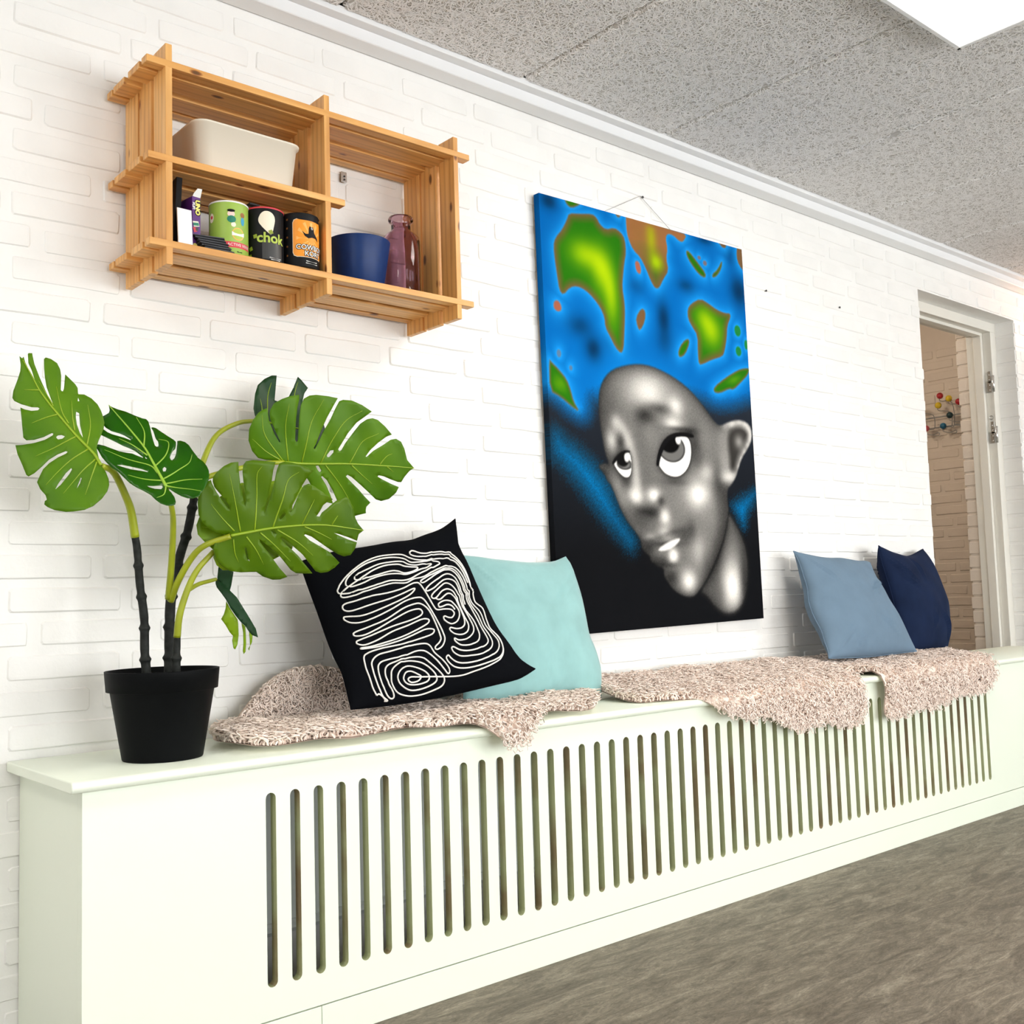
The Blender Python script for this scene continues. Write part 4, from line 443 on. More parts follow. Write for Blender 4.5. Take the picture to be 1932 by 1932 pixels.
THREAD=[
[(0.239,0.788),(0.205,0.762),(0.216,0.724),(0.298,0.697),(0.467,0.68),(0.655,0.649),(0.736,0.588),(0.785,0.483),(0.798,0.336),(0.787,0.212),(0.772,0.135)],
[(0.239,0.788),(0.276,0.776),(0.347,0.738),(0.484,0.714),(0.64,0.688),(0.747,0.637),(0.799,0.531),(0.815,0.394),(0.803,0.272),(0.776,0.143)],
[(0.764,0.247),(0.765,0.389),(0.732,0.528),(0.639,0.591),(0.471,0.623),(0.271,0.649),(0.189,0.68),(0.102,0.745),(-0.033,0.772),(-0.188,0.776),(-0.36,0.734),(-0.552,0.643),(-0.691,0.561),(-0.788,0.477),(-0.805,0.432),(-0.789,0.399),(-0.695,0.373),(-0.551,0.377),(-0.361,0.408),(-0.199,0.43),(-0.055,0.403),(0.044,0.411),(0.163,0.455),(0.327,0.511),(0.447,0.531),(0.515,0.547),(0.499,0.578),(0.394,0.62),(0.255,0.619),(0.16,0.627),(0.097,0.691),(-0.032,0.733),(-0.188,0.738),(-0.374,0.699),(-0.546,0.623),(-0.647,0.563),(-0.693,0.508),(-0.689,0.463),(-0.627,0.441),(-0.519,0.455),(-0.35,0.501),(-0.189,0.515),(-0.071,0.501),(0.011,0.474),(0.114,0.487),(0.231,0.52),(0.347,0.544),(0.379,0.567),(0.305,0.588),(0.2,0.58),(0.116,0.604),(0.06,0.654),(-0.059,0.673),(-0.219,0.669),(-0.38,0.625),(-0.521,0.581),(-0.577,0.54),(-0.568,0.511),(-0.481,0.508),(-0.338,0.526),(-0.139,0.551),(-0.053,0.534),(0.006,0.495),(0.103,0.497),(0.184,0.524),(0.199,0.549),(0.125,0.563),(0.057,0.586),(-0.003,0.625),(-0.157,0.637),(-0.332,0.598),(-0.521,0.517),(-0.661,0.461),(-0.755,0.419),(-0.797,0.377),(-0.776,0.341),(-0.67,0.327),(-0.503,0.349),(-0.344,0.379),(-0.185,0.393),(-0.04,0.367),(0.07,0.398),(0.209,0.417),(0.377,0.477),(0.537,0.497),(0.626,0.488),(0.695,0.444),(0.73,0.332),(0.721,0.175),(0.694,0.022),(0.759,-0.112),(0.747,-0.266),(0.781,-0.368),(0.804,-0.473),(0.755,-0.566),(0.645,-0.631),(0.445,-0.677),(0.271,-0.682),(0.173,-0.657),(0.121,-0.605),(0.099,-0.563),(0.066,-0.589),(0.084,-0.651),(0.141,-0.712),(0.251,-0.741),(0.421,-0.736),(0.611,-0.704),(0.735,-0.659),(0.811,-0.577),(0.847,-0.454),(0.804,-0.338)],
[(0.639,0.028),(0.665,0.183),(0.666,0.326),(0.624,0.421),(0.548,0.453),(0.388,0.433),(0.214,0.357),(0.157,0.341),(0.153,0.368),(0.298,0.428),(0.421,0.459),(0.578,0.471),(0.663,0.423),(0.694,0.306),(0.685,0.149),(0.667,0.009),(0.704,-0.135),(0.702,-0.275),(0.724,-0.392),(0.707,-0.491),(0.63,-0.564),(0.49,-0.607),(0.36,-0.608),(0.239,-0.595),(0.176,-0.543),(0.169,-0.486),(0.199,-0.474),(0.255,-0.521),(0.356,-0.544),(0.493,-0.535),(0.613,-0.505),(0.674,-0.436),(0.666,-0.272),(0.659,-0.146),(0.639,0.028)],
[(0.589,0.003),(0.621,0.172),(0.622,0.316),(0.568,0.39),(0.481,0.401),(0.307,0.343),(0.171,0.262),(0.172,0.23),(0.27,0.263),(0.429,0.339),(0.538,0.334),(0.598,0.271),(0.59,0.113),(0.558,-0.039),(0.602,-0.186),(0.607,-0.313),(0.587,-0.392),(0.525,-0.45),(0.408,-0.475),(0.3,-0.462),(0.257,-0.407),(0.268,-0.367),(0.311,-0.397),(0.412,-0.395),(0.515,-0.349),(0.564,-0.275),(0.556,-0.133),(0.54,-0.021)],
[(0.54,-0.021),(0.562,0.149),(0.527,0.26),(0.447,0.302),(0.311,0.243),(0.218,0.185),(0.193,0.147),(0.237,0.135),(0.369,0.219),(0.463,0.225),(0.52,0.157),(0.506,0.001),(0.506,-0.125),(0.513,-0.236),(0.468,-0.308),(0.385,-0.334),(0.303,-0.314),(0.262,-0.262),(0.283,-0.233),(0.355,-0.257),(0.437,-0.247),(0.486,-0.185),(0.499,-0.03),(0.489,0.131),(0.419,0.175),(0.287,0.116),(0.229,0.136)],
[(0.238,0.023),(0.247,0.063),(0.338,0.097),(0.423,0.073),(0.466,-0.023),(0.456,-0.1),(0.396,-0.168),(0.319,-0.189),(0.265,-0.16),(0.242,-0.119),(0.263,-0.089),(0.305,-0.109),(0.352,-0.115),(0.397,-0.073),(0.377,-0.023),(0.3,-0.005),(0.202,-0.005),(0.174,0.045),(0.149,0.175),(0.118,0.325),(0.064,0.349),(-0.006,0.336),(-0.096,0.31),(-0.26,0.289),(-0.473,0.276),(-0.666,0.258),(-0.788,0.262),(-0.823,0.235),(-0.817,0.19),(-0.768,0.158),(-0.659,0.156),(-0.48,0.179),(-0.29,0.212),(-0.122,0.249),(0.018,0.282),(0.016,0.258),(-0.076,0.208),(-0.285,0.146),(-0.543,0.078),(-0.687,0.067),(-0.81,0.103),(-0.847,0.108),(-0.845,0.069),(-0.796,0.016),(-0.697,-0.011),(-0.536,0.013),(-0.341,0.075),(-0.13,0.153),(0.018,0.168),(0.083,0.135),(0.125,0.003),(0.154,-0.157),(0.159,-0.298),(0.137,-0.376),(0.071,-0.448),(-0.003,-0.477),(-0.011,-0.444),(0.068,-0.391),(0.107,-0.324),(0.115,-0.137),(0.094,0.006),(0.031,0.086),(-0.043,0.098),(-0.194,0.067),(-0.439,-0.036),(-0.653,-0.088),(-0.793,-0.108),(-0.819,-0.132),(-0.796,-0.16),(-0.706,-0.169),(-0.555,-0.127),(-0.356,-0.05),(-0.15,0.02),(-0.022,0.031),(0.01,-0.005),(-0.022,-0.048),(-0.161,-0.088),(-0.382,-0.124),(-0.631,-0.189),(-0.773,-0.213),(-0.815,-0.224),(-0.812,-0.257),(-0.744,-0.288),(-0.6,-0.26),(-0.403,-0.184),(-0.212,-0.143),(-0.042,-0.099),(0.034,-0.103),(0.047,-0.128),(-0.007,-0.167),(-0.217,-0.236),(-0.441,-0.288),(-0.676,-0.323),(-0.792,-0.314),(-0.784,-0.328),(-0.629,-0.342),(-0.422,-0.315),(-0.231,-0.273),(-0.045,-0.224),(0.045,-0.229),(0.058,-0.255),(0.004,-0.293),(-0.161,-0.323),(-0.38,-0.353),(-0.612,-0.37),(-0.755,-0.392),(-0.808,-0.434),(-0.822,-0.559),(-0.805,-0.684),(-0.789,-0.806),(-0.759,-0.898)],
[(0.238,0.023),(0.281,0.028),(0.356,0.043),(0.406,0.021),(0.426,-0.031)],
[(-0.667,-0.969),(-0.708,-0.892),(-0.743,-0.742),(-0.759,-0.591),(-0.746,-0.501),(-0.665,-0.44),(-0.52,-0.42),(-0.307,-0.388),(-0.128,-0.384),(-0.067,-0.418),(-0.047,-0.51),(0.012,-0.596),(0.058,-0.692),(0.056,-0.752),(0.029,-0.77),(-0.002,-0.697),(-0.05,-0.601),(-0.109,-0.515),(-0.164,-0.467),(-0.25,-0.461),(-0.394,-0.495),(-0.581,-0.513),(-0.668,-0.534),(-0.703,-0.603),(-0.693,-0.752),(-0.657,-0.9),(-0.618,-0.952),(-0.586,-0.944),(-0.591,-0.883),(-0.628,-0.763),(-0.637,-0.645),(-0.597,-0.578),(-0.479,-0.544),(-0.333,-0.527),(-0.208,-0.546),(-0.142,-0.616),(-0.065,-0.716),(-0.025,-0.813),(-0.066,-0.898),(-0.167,-0.935),(-0.301,-0.958),(-0.434,-0.952),(-0.54,-0.904),(-0.582,-0.813),(-0.585,-0.697),(-0.544,-0.616),(-0.442,-0.565),(-0.318,-0.575),(-0.215,-0.62),(-0.135,-0.705),(-0.104,-0.791),(-0.141,-0.854),(-0.272,-0.896),(-0.406,-0.896),(-0.491,-0.826),(-0.518,-0.736),(-0.476,-0.655),(-0.4,-0.622),(-0.308,-0.65),(-0.221,-0.706),(-0.185,-0.77),(-0.218,-0.824),(-0.332,-0.843),(-0.423,-0.822),(-0.46,-0.759),(-0.428,-0.691),(-0.371,-0.684),(-0.309,-0.722),(-0.274,-0.757),(-0.309,-0.801),(-0.38,-0.81),(-0.415,-0.772),(-0.383,-0.748),(-0.302,-0.759),(-0.138,-0.781),(0.138,-0.82),(0.323,-0.797),(0.519,-0.763),(0.696,-0.7),(0.786,-0.62),(0.834,-0.518),(0.835,-0.415),(0.795,-0.32),(0.804,-0.212),(0.829,-0.079),(0.751,0.014),(0.782,0.134)],
[(-0.759,-0.898),(-0.733,-0.888),(-0.683,-0.937),(-0.646,-0.97),(-0.681,-0.968)],
]

# ================================================================== THE SETTING
CEIL = 2.262
DX0, DX1, DZ = 4.19, 5.086, 2.075            # doorway in the brick wall
X_L, X_R, Y_F = -2.4, 7.6, -6.0
MORTAR = 0.0031

def struct(o, label=None): return tag(o, label, None, None, 'structure')
floor = struct(link('floor', mesh('floor', [(X_L - .1, Y_F - .1, 0), (X_R + .1, Y_F - .1, 0), (X_R + .1, 1.8, 0), (X_L - .1, 1.8, 0)], [(0, 1, 2, 3)]), M['floor']), 'grey brown marbled linoleum floor')
# back wall: mortar body with the doorway cut out, bricks as parts
wb = MB()
wb.box(X_L, DX0, MORTAR, 0.26, 0, 2.45); wb.box(DX1, X_R, MORTAR, 0.26, 0, 2.45); wb.box(DX0, DX1, MORTAR, 0.26, DZ, 2.45)
wall_back = struct(wb.build('wall_back', M['wall']), 'white painted brick wall behind the bench')

def brick_mesh(w, h, seed, proud=MORTAR, inset=0.0042, jit=0.0012, rc=0.006):
    r = random.Random(seed); ring = []
    for cx, cz, a0 in ((w/2 - rc, h/2 - rc, 0), (-w/2 + rc, h/2 - rc, 90), (-w/2 + rc, -h/2 + rc, 180), (w/2 - rc, -h/2 + rc, 270)):
        for k in range(3):
            a = math.radians(a0 + 45 * k); ring.append((cx + rc * math.cos(a), cz + rc * math.sin(a)))
        if a0 in (0, 180) and w > 0.1:
            s = 1 if a0 == 0 else -1
            ring.append((s * w * 0.18, s * h / 2)); ring.append((-s * w * 0.15, s * h / 2))
    ring = [(x + r.uniform(-jit, jit), z + r.uniform(-jit, jit)) for x, z in ring]
    n = len(ring); v = []; f = []
    for x, z in ring: v.append((x, proud + 0.002, z))
    for x, z in ring:
        sx = (abs(x) - inset) / max(abs(x), 1e-4); sz = (abs(z) - inset) / max(abs(z), 1e-4)
        v.append((x * sx, r.uniform(-.0005, .0005), z * sz))
    for i in range(n):
        k = (i + 1) % n; f.append((i, n + i, n + k, k))
    f.append(tuple(range(2 * n - 1, n - 1, -1)))
    return mesh('brick', v, f)
PITCH_X, COURSE, BW, BH = 0.2386, 0.0659, 0.2186, 0.0509
FULL = [brick_mesh(BW, BH, i) for i in range(10)]
for m_ in FULL: m_.materials.append(M['wall'])

def project(p):
    d = Vector(p) - CAM; z = d.dot(fw)
    if z <= 0.05: return None
    return 966 + FPX * d.dot(rt2) / z, 966 - FPX * d.dot(up2) / z, z
spots = []
for k in range(1, 34):
    zt = 0.681 + COURSE * (k - 10); off = {1: 0.0, 3: 0.0, 0: 0.06, 2: -0.06}[k % 4]
    for n in range(-4, 29):
        x0 = 0.604 + off + PITCH_X * n + random.uniform(-.002, .002); x1 = x0 + BW
        if k < 8 and x0 > 0.66: continue
        if zt - BH < DZ:
            if x0 < DX0 < x1 + .02: x1 = DX0 + random.uniform(-.002, .005)
            elif x0 - .02 < DX1 < x1: x0 = DX1 + random.uniform(-.005, .002)
            elif DX0 <= x0 and x1 <= DX1: continue
        if x1 - x0 < 0.03: continue
        spots.append((x0, x1, zt + random.uniform(-.0012, .0012)))
def hidden(x0, x1, z):
    return x0 > 2.03 and x1 < 2.93 and 0.78 < z < 1.95          # wholly behind the painting
ranked = []
for i, (x0, x1, zt) in enumerate(spots):
    p = project(((x0 + x1) / 2, 0, zt - BH / 2)); ok = p is not None and -40 < p[0] < 1960 and -15 < p[1] < 1940
    if ok and hidden(x0, x1, zt): ok = False
    ranked.append((p[2] if ok else 99.0, i))
ranked.sort(); single = {i for d, i in ranked[:300] if d < 99}
rest = MB()
for i, (x0, x1, zt) in enumerate(spots):
    me = FULL[(i * 7) % 10]; cx = (x0 + x1) / 2; sc = (x1 - x0) / BW; y = random.uniform(-.0008, .0012)
    if i in single:
        o = link('brick', me, None, wall_back, (cx, y, zt - BH / 2), (0, random.uniform(-.004, .004), 0)); o.scale = (sc, 1, 1)
    else:
        rest.add([(v.co.x * sc + cx, v.co.y + y, v.co.z + zt - BH / 2) for v in me.vertices], [tuple(p.vertices) for p in me.polygons])
tag(rest.build('remaining_bricks', M['wall'], wall_back), kind='stuff')
# brick reveal beside the door frame
rv = MB()
for k in range(1, 32):
    zt = 0.681 + COURSE * (k - 10)
    if zt > DZ: zt = DZ
    rv.box(DX1 - .003 - random.uniform(0, .003), DX1 + .02, .004, .094, zt - BH - .004, zt)
tag(rv.build('reveal_bricks', M['wall'], wall_back, bevel=.003), kind='stuff')
pr = MB(); pr.box(5.026, DX1 + .05, .2, .256, 0, DZ)
for k in range(1, 32):
    zt = 0.681 + COURSE * (k - 10) + .02
    pr.box(5.022, DX1 + .05, .2, .261 + random.uniform(-.003, .004), zt - BH - .006, min(zt, DZ))
tag(pr.build('pier_bricks', M['hall'], wall_back, bevel=.004), kind='stuff')

# the other walls
wl = MB(); wl.box(X_L - .1, X_L, Y_F, -4.4, 0, 2.45); wl.box(X_L - .1, X_L, -2.0, 0.1, 0, 2.45); wl.box(X_L - .1, X_L, -4.4, -2.0, 0, WIN_Z0); wl.box(X_L - .1, X_L, -4.4, -2.0, WIN_Z1, 2.45)
wl = struct(wl.build('wall_left', M['plaster']))
fr = MB()
for a, b in ((-4.4, -4.35), (-3.225, -3.175), (-2.05, -2.0)): fr.box(X_L - .09, X_L - .04, a, b, WIN_Z0, WIN_Z1)
for a, b in ((WIN_Z0, WIN_Z0 + .05), (WIN_Z1 - .05, WIN_Z1)): fr.box(X_L - .09, X_L - .04, -4.4, -2.0, a, b)
w = struct(fr.build('window_4', M['trim'])); MB().box(X_L - .07, X_L - .064, -4.35, -2.05, WIN_Z0 + .05, WIN_Z1 - .05).build('pane', M['pane'], w)  # unseen window, added to bring ambient fill in from the left
wr = struct(MB().box(X_R, X_R + .1, Y_F, 0.1, 0, 2.45).build('wall_right', M['plaster']))
wf = MB(); xs = X_L
for cx_, w_ in WINDOWS:
    wf.box(xs, cx_ - w_ / 2, Y_F - .12, Y_F, 0, 2.45); xs = cx_ + w_ / 2
    wf.box(cx_ - w_ / 2, cx_ + w_ / 2, Y_F - .12, Y_F, 0, WIN_Z0); wf.box(cx_ - w_ / 2, cx_ + w_ / 2, Y_F - .12, Y_F, WIN_Z1, 2.45)
wf.box(xs, X_R, Y_F - .12, Y_F, 0, 2.45)
struct(wf.build('wall_front', M['plaster']))
for i, (cx_, w_) in enumerate(WINDOWS):
    fr = MB(); a, b = cx_ - w_ / 2, cx_ + w_ / 2; y0, y1 = Y_F - .10, Y_F - .05
    fr.box(a, a + .05, y0, y1, WIN_Z0, WIN_Z1); fr.box(b - .05, b, y0, y1, WIN_Z0, WIN_Z1)
    fr.box(a, b, y0, y1, WIN_Z0, WIN_Z0 + .05); fr.box(a, b, y0, y1, WIN_Z1 - .05, WIN_Z1); fr.box(cx_ - .025, cx_ + .025, y0, y1, WIN_Z0, WIN_Z1)
    w = struct(fr.build('window_%d' % (i + 1), M['trim']))
    MB().box(a + .05, b - .05, y0 + .02, y0 + .026, WIN_Z0 + .05, WIN_Z1 - .05).build('pane', M['pane'], w)

# ceiling of wood-wool panels
SEAM0, SEAMP, PANEL_L = 2.5, 0.5875, 1.19
cb = MB(); NX0, NX1 = -6, 7
cx0, cx1 = SEAM0 + SEAMP * NX0, SEAM0 + SEAMP * NX1; PY1 = -0.083; PY0 = PY1 - 2 * PANEL_L - .004
cb.box(X_L, X_R, Y_F, 0.1, CEIL + .025, 2.45)
cb.box(X_L, cx0, Y_F, PY1, CEIL, CEIL + .03); cb.box(cx1, X_R, Y_F, PY1, CEIL, CEIL + .03); cb.box(cx0, cx1, Y_F, PY0, CEIL, CEIL + .03)
ceiling = struct(cb.build('ceiling', M['wool_dark']), 'grey wood wool panel ceiling')
def panel_mesh(seed, nst=17000):
    r = np.random.default_rng(seed); w, l = SEAMP - .005, PANEL_L - .003
    px = r.uniform(-w / 2, w / 2, nst); py = r.uniform(-l / 2, l / 2, nst); ang = r.uniform(0, 2 * np.pi, nst)
    ln = r.uniform(.016, .045, nst); cur = r.uniform(-40, 40, nst); wd = r.uniform(.0007, .0014, nst); dz = r.uniform(-.0024, .0006, nst)
    V = np.zeros((nst, 4, 2, 3)); n = 4
    for j in range(n):
        tt = (j / (n - 1) - .5) * ln; a = ang + cur * tt * .5; x = px + tt * np.cos(a); y = py + tt * np.sin(a)
        nx, ny = -np.sin(a), np.cos(a)
        for q, sg in enumerate((-1, 1)):
            V[:, j, q, 0] = np.clip(x + sg * nx * wd, -w / 2, w / 2); V[:, j, q, 1] = np.clip(y + sg * ny * wd, -l / 2, l / 2)
            V[:, j, q, 2] = dz + (j - 1.5) * .0004 * np.sign(cur)
    edge = np.minimum(w / 2 - np.abs(V[..., 0]), .009) / .009                    # panels fall back at their long bevelled edges
    V[..., 2] += (1 - edge) * .010
    F = []
    base = np.arange(nst) * 8
    for j in range(3): F.append(np.stack([base + 2 * j, base + 2 * j + 1, base + 2 * j + 3, base + 2 * j + 2], 1))
    V = V.reshape(-1, 3); F = np.concatenate(F)
    bv = np.array([(-w/2 + .009, -l/2, .0005), (w/2 - .009, -l/2, .0005), (w/2 - .009, l/2, .0005), (-w/2 + .009, l/2, .0005), (-w/2, -l/2, .012), (w/2, -l/2, .012), (w/2, l/2, .012), (-w/2, l/2, .012)])
    bf = np.array([(3, 2, 1, 0), (0, 1, 5, 4), (1, 2, 6, 5), (2, 3, 7, 6), (3, 0, 4, 7)]) + len(V)
    nf = len(F); me = fast_mesh('ceiling_panel', np.concatenate([V, bv]), np.concatenate([F, bf]), False)
    me.materials.append(M['wool']); me.materials.append(M['wool_dark'])
    mi = np.zeros(len(me.polygons), np.int32); mi[nf:] = 1; me.polygons.foreach_set('material_index', mi)
    return me
PM = [panel_mesh(s) for s in (1, 2)]
for i in range(NX0, NX1):
    for j in range(2):
        link('ceiling_panel', PM[(i + j) % 2], None, ceiling, (SEAM0 + SEAMP * (i + .5), PY1 - PANEL_L * (j + .5) - .002 * j, CEIL), (0, 0, math.pi if (i * 3 + j) % 4 > 1 else 0))

# trims where wall and ceiling meet
def profile_x(prof, x0, x1):
    n = len(prof); return [(x0, y, z) for y, z in prof] + [(x1, y, z) for y, z in prof], [(i, (i + 1) % n, n + (i + 1) % n, n + i) for i in range(n)] + [tuple(range(n - 1, -1, -1)), tuple(range(n, 2 * n))]
v, f = profile_x([(0.0, 2.219), (-.050, 2.219), (-.052, 2.221), (-.052, 2.249), (0.0, 2.249)], X_L, X_R)
trim1 = struct(MB().add(v, f).build('trim_1', M['trim']), 'white cable trunking along the top of the wall')
v, f = profile_x([(0.0, 2.2495), (-.080, 2.2495), (-.081, 2.251), (-.081, 2.262), (-.084, 2.266), (0.0, 2.285)], X_L, X_R)
trim2 = struct(MB().add(v, f).build('trim_2', M['trim']), 'thin white ceiling edge strip above the trunking')

# door frame
dr = MB()
for a, b, c, d in ((5.03, DX1, 5.009, 5.016), (DX0, DX0 + .056, DX0 + .077, DX0 + .07)):
    lo, hi = min(a, b), max(a, b)
    dr.box(lo, hi, .092, .131, 0, 2.030)
    if c > 4.6: dr.box(c, DX1, .131, .17, 0, 2.017); dr.box(d, DX1, .17, .206, 0, 2.024)
    else: dr.box(DX0, c, .131, .17, 0, 2.017); dr.box(DX0, d, .17, .206, 0, 2.024)
dr.box(DX0, DX1, .092, .131, 2.030, DZ); dr.box(DX0, DX1, .131, .17, 2.017, DZ); dr.box(DX0, DX1, .17, .206, 2.024, DZ)
door = struct(dr.build('door_1', M['frame'], bevel=.002), 'cream painted door frame without its door leaf')
for z0, z1 in ((1.738, 1.84), (1.494, 1.598)):
    h = MB().box(5.026, 5.0305, .100, .116, z0 + .045, z1).box(5.026, 5.0305, .100, .127, z0, z0 + .055).build('hinge', M['steel'], door, bevel=.0015)
    MB().tube([(5.022, .089, z0), (5.022, .089, z0 + .078)], .006, 10).build('hinge_pin', M['chrome'], h)
    for q in (.012, .035, .062, .085): MB().lathe([(0, 0), (.0025, 0), (.003, -.001)], 8).build('screw', M['chrome'], h, loc=(5.0255, .107, z0 + q), rot=(0, math.radians(90), 0))
MB().lathe([(0, -.002), (.005, -.002), (.007, 0), (.009, 0), (.010, .002)], 16).build('latch_ring', M['steel'], door, loc=(5.029, .112, 1.617), rot=(0, math.radians(-90), 0))

# hall behind the doorway
HX, HY1 = 5.95, 1.7
hw = struct(MB().box(HX + .004, HX + .1, .26, HY1, 0, 2.5).build('wall_hall', M['hall']), 'cream painted brick wall of the hall behind the doorway')
HF = [brick_mesh(BW, BH, 50 + i) for i in range(6)]
for m_ in HF: m_.materials.append(M['hall'])
for k in range(6, 34):
    zt = 0.681 + COURSE * (k - 10) + .012; off = (0.0, .12, .06, .18)[k % 4]
    for n in range(2, 7):
        y1_ = off + PITCH_X * n
        if y1_ - BW < .28 or y1_ > HY1: continue
        o = link('brick', HF[(k * 5 + n) % 6], None, hw, (HX + random.uniform(-.001, .001), y1_ - BW / 2, zt - BH / 2), (0, 0, math.radians(-90)))
struct(MB().box(3.2, HX + .1, HY1, HY1 + .1, 0, 2.5).build('wall_hall_end', M['hall']))
struct(MB().box(3.1, 3.2, .26, HY1 + .1, 0, 2.5).build('wall_hall_side', M['hall']))
struct(MB().box(3.1, HX + .1, .26, HY1 + .1, 2.4, 2.5).build('ceiling_hall', M['plaster']))

# ================================================================== LAMPS
def ceiling_lamp(cx, cy, label):
    lamp = empty('ceiling_lamp', (cx, cy, CEIL), label, 'lamp', 'square ceiling lamp panels')
    fr = MB(); h0, h1 = -.032, -.002; w = .2975; t_ = .012
    for a in ((-w, w, w - t_, w), (-w, w, -w, -w + t_), (-w, -w + t_, -w, w), (w - t_, w, -w, w)): fr.box(*a, h0, h1)
    fr.build('lamp_frame', M['trim'], lamp, bevel=.002)
    MB().box(-w + t_, w - t_, -w + t_, w - t_, h0 + .004, h0 + .008).build('diffuser', M['lamp'], lamp)
    MB().box(-w + .01, w - .01, -w + .01, w - .01, h0 + .009, h1).build('housing', M['trim'], lamp)
    ld = bpy.data.lights.new('lamp_glow', 'AREA'); ld.shape = 'SQUARE'; ld.size = .55; ld.energy = 20; ld.color = (1.0, .93, .84)
    lo = bpy.data.objects.new('lamp_glow', ld); COL.objects.link(lo); lo.parent = lamp; lo.location = (0, 0, -.04)
ceiling_lamp(2.3825, -1.2375, 'square white flat ceiling lamp panel with a thin white frame')
ceiling_lamp(-.6, -1.2375, 'second square ceiling lamp panel further along the same row')  # out of view, added to raise the fill on bench top and floor
ceiling_lamp(2.3825, -4.0, 'square ceiling lamp panel near the windows')  # another unseen panel added for ambient fill
# warm wall lamp past the doorway, and an unseen lamp added to light the hall
sc_ = empty('wall_lamp', (5.62, -.001, 1.98), 'small warm wall lamp on the brick wall past the doorway', 'lamp')
MB().box(-.03, .03, -.012, 0, -.05, .05).build('back_plate', M['steel'], sc_, bevel=.003)
MB().lathe([(.035, 0), (.06, .11), (.058, .11), (.033, .002)], 28).build('lamp_shade', plain('frosted_shade', (.8, .7, .6, 1), .6), sc_, loc=(0, -.09, -.02))
MB().tube([(0, -.012, -.03), (0, -.09, -.03), (0, -.09, 0)], .006, 8).build('arm', M['steel'], sc_)
def lamp_light(name, parent, loc, energy, color, r):
    d = bpy.data.lights.new(name, 'POINT'); d.energy = energy; d.color = color; d.shadow_soft_size = r
    o = bpy.data.objects.new(name, d); COL.objects.link(o); o.parent = parent; o.location = loc
lamp_light('wall_lamp_light', sc_, (0, -.09, .11), 16.0, (1.0, .52, .30), .03)
hl = empty('hall_lamp', (4.6, .95, 2.4), 'round white ceiling lamp of the hall behind the doorway', 'lamp')
MB().lathe([(0, -.075), (.08, -.07), (.125, -.045), (.14, 0), (0, 0)], 28).build('lamp_shade', M['lamp'], hl)
lamp_light('hall_lamp_light', hl, (0, 0, -.14), 19.0, (1.0, .86, .70), .1)

# ================================================================== BENCH (radiator cover)
BX0, BX1, BF, BT = 0.603, 4.80, -0.366, 0.549
bench = empty('radiator_cover_bench', (BX0, 0, 0), 'long pale mint painted radiator cover bench with slotted front', 'bench')
def inb(mb, name, mat, **kw):
    o = mb.build(name, mat, None, **kw); sub(o, bench); return o
v, f = profile_x([(-.001, BT - .020), (BF + .006, BT - .020), (BF + .0015, BT - .0165), (BF, BT - .010), (BF + .0015, BT - .0035), (BF + .006, BT), (-.001, BT)], BX0, BX1)
inb(MB().add(v, f), 'bench_top', M['mint'], bevel=.003)
PF, PB = -.346, -.325                                      # front panel faces
SX0, SN, SP, SR, SZ0, SZ1 = 0.9735, 57, 0.0510, 0.0105, 0.125, 0.479
PZ0, PZ1, PX0, PX1 = 0.067, BT - .020, BX0 + .024, BX1 - .025
def slotted(y, flip):
    vs = []; fs = []
    def quad(x0, x1, za0, za1, zb0, zb1):               # column between x0 and x1, heights at both ends
        o = len(vs); vs.extend([(x0, y, za0), (x1, y, za1), (x1, y, zb1), (x0, y, zb0)])
        fs.append((o, o + 1, o + 2, o + 3) if not flip else (o + 3, o + 2, o + 1, o))
    x = PX0
    for i in range(SN):
        c = SX0 + SP * i; quad(x, c - SR, PZ0, PZ0, PZ1, PZ1); n = 8
        for k in range(n):
            a0, a1 = math.pi - math.pi * k / n, math.pi - math.pi * (k + 1) / n
            xa, xb = c + SR * math.cos(a0), c + SR * math.cos(a1); ha, hb = SR * math.sin(a0), SR * math.sin(a1)
            quad(xa, xb, SZ1 - SR + ha, SZ1 - SR + hb, PZ1, PZ1); quad(xa, xb, PZ0, PZ0, SZ0 + SR - ha, SZ0 + SR - hb)
        x = c + SR
    quad(x, PX1, PZ0, PZ0, PZ1, PZ1); return vs, fs
fp = MB(); fp.add(*slotted(PF, False)); fp.add(*slotted(PB, True))
fp.add([(PX0, PF, PZ0), (PX0, PB, PZ0), (PX0, PB, PZ1), (PX0, PF, PZ1)], [(0, 3, 2, 1)]); fp.add([(PX0, PF, PZ0), (PX1, PF, PZ0), (PX1, PB, PZ0), (PX0, PB, PZ0)], [(0, 3, 2, 1)])
nface = len(fp.f)
for i in range(SN):
    c = SX0 + SP * i; ring = []
    for k in range(9): a = math.pi - math.pi * k / 8; ring.append((c + SR * math.cos(a), SZ1 - SR + SR * math.sin(a)))
    for k in range(9): a = -math.pi * k / 8; ring.append((c + SR * math.cos(a), SZ0 + SR + SR * math.sin(a)))
    n = len(ring); fp.add([(x, PF, z) for x, z in ring] + [(x, PB, z) for x, z in ring], [(k, (k + 1) % n, n + (k + 1) % n, n + k) for k in range(n)], False)
o = inb(fp, 'slotted_front_panel', M['mint']); o.data.materials.append(M['slot'])
mi = np.zeros(len(o.data.polygons), np.int32); mi[nface:] = 1; o.data.polygons.foreach_set('material_index', mi)
inb(MB().box(BX0 + .024, BX0 + .044, PB + .0002, -.001, 0, BT - .020), 'side_panel', M['mint'], bevel=.0015)
inb(MB().box(BX1 - .045, BX1 - .025, PB + .0002, -.001, 0, BT - .020), 'side_panel', M['mint'], bevel=.0015)
inb(MB().box(BX0 + .0235, 1.075, PF - .001, PF + .018, 0, .0645), 'plinth', M['mint'], bevel=.001)
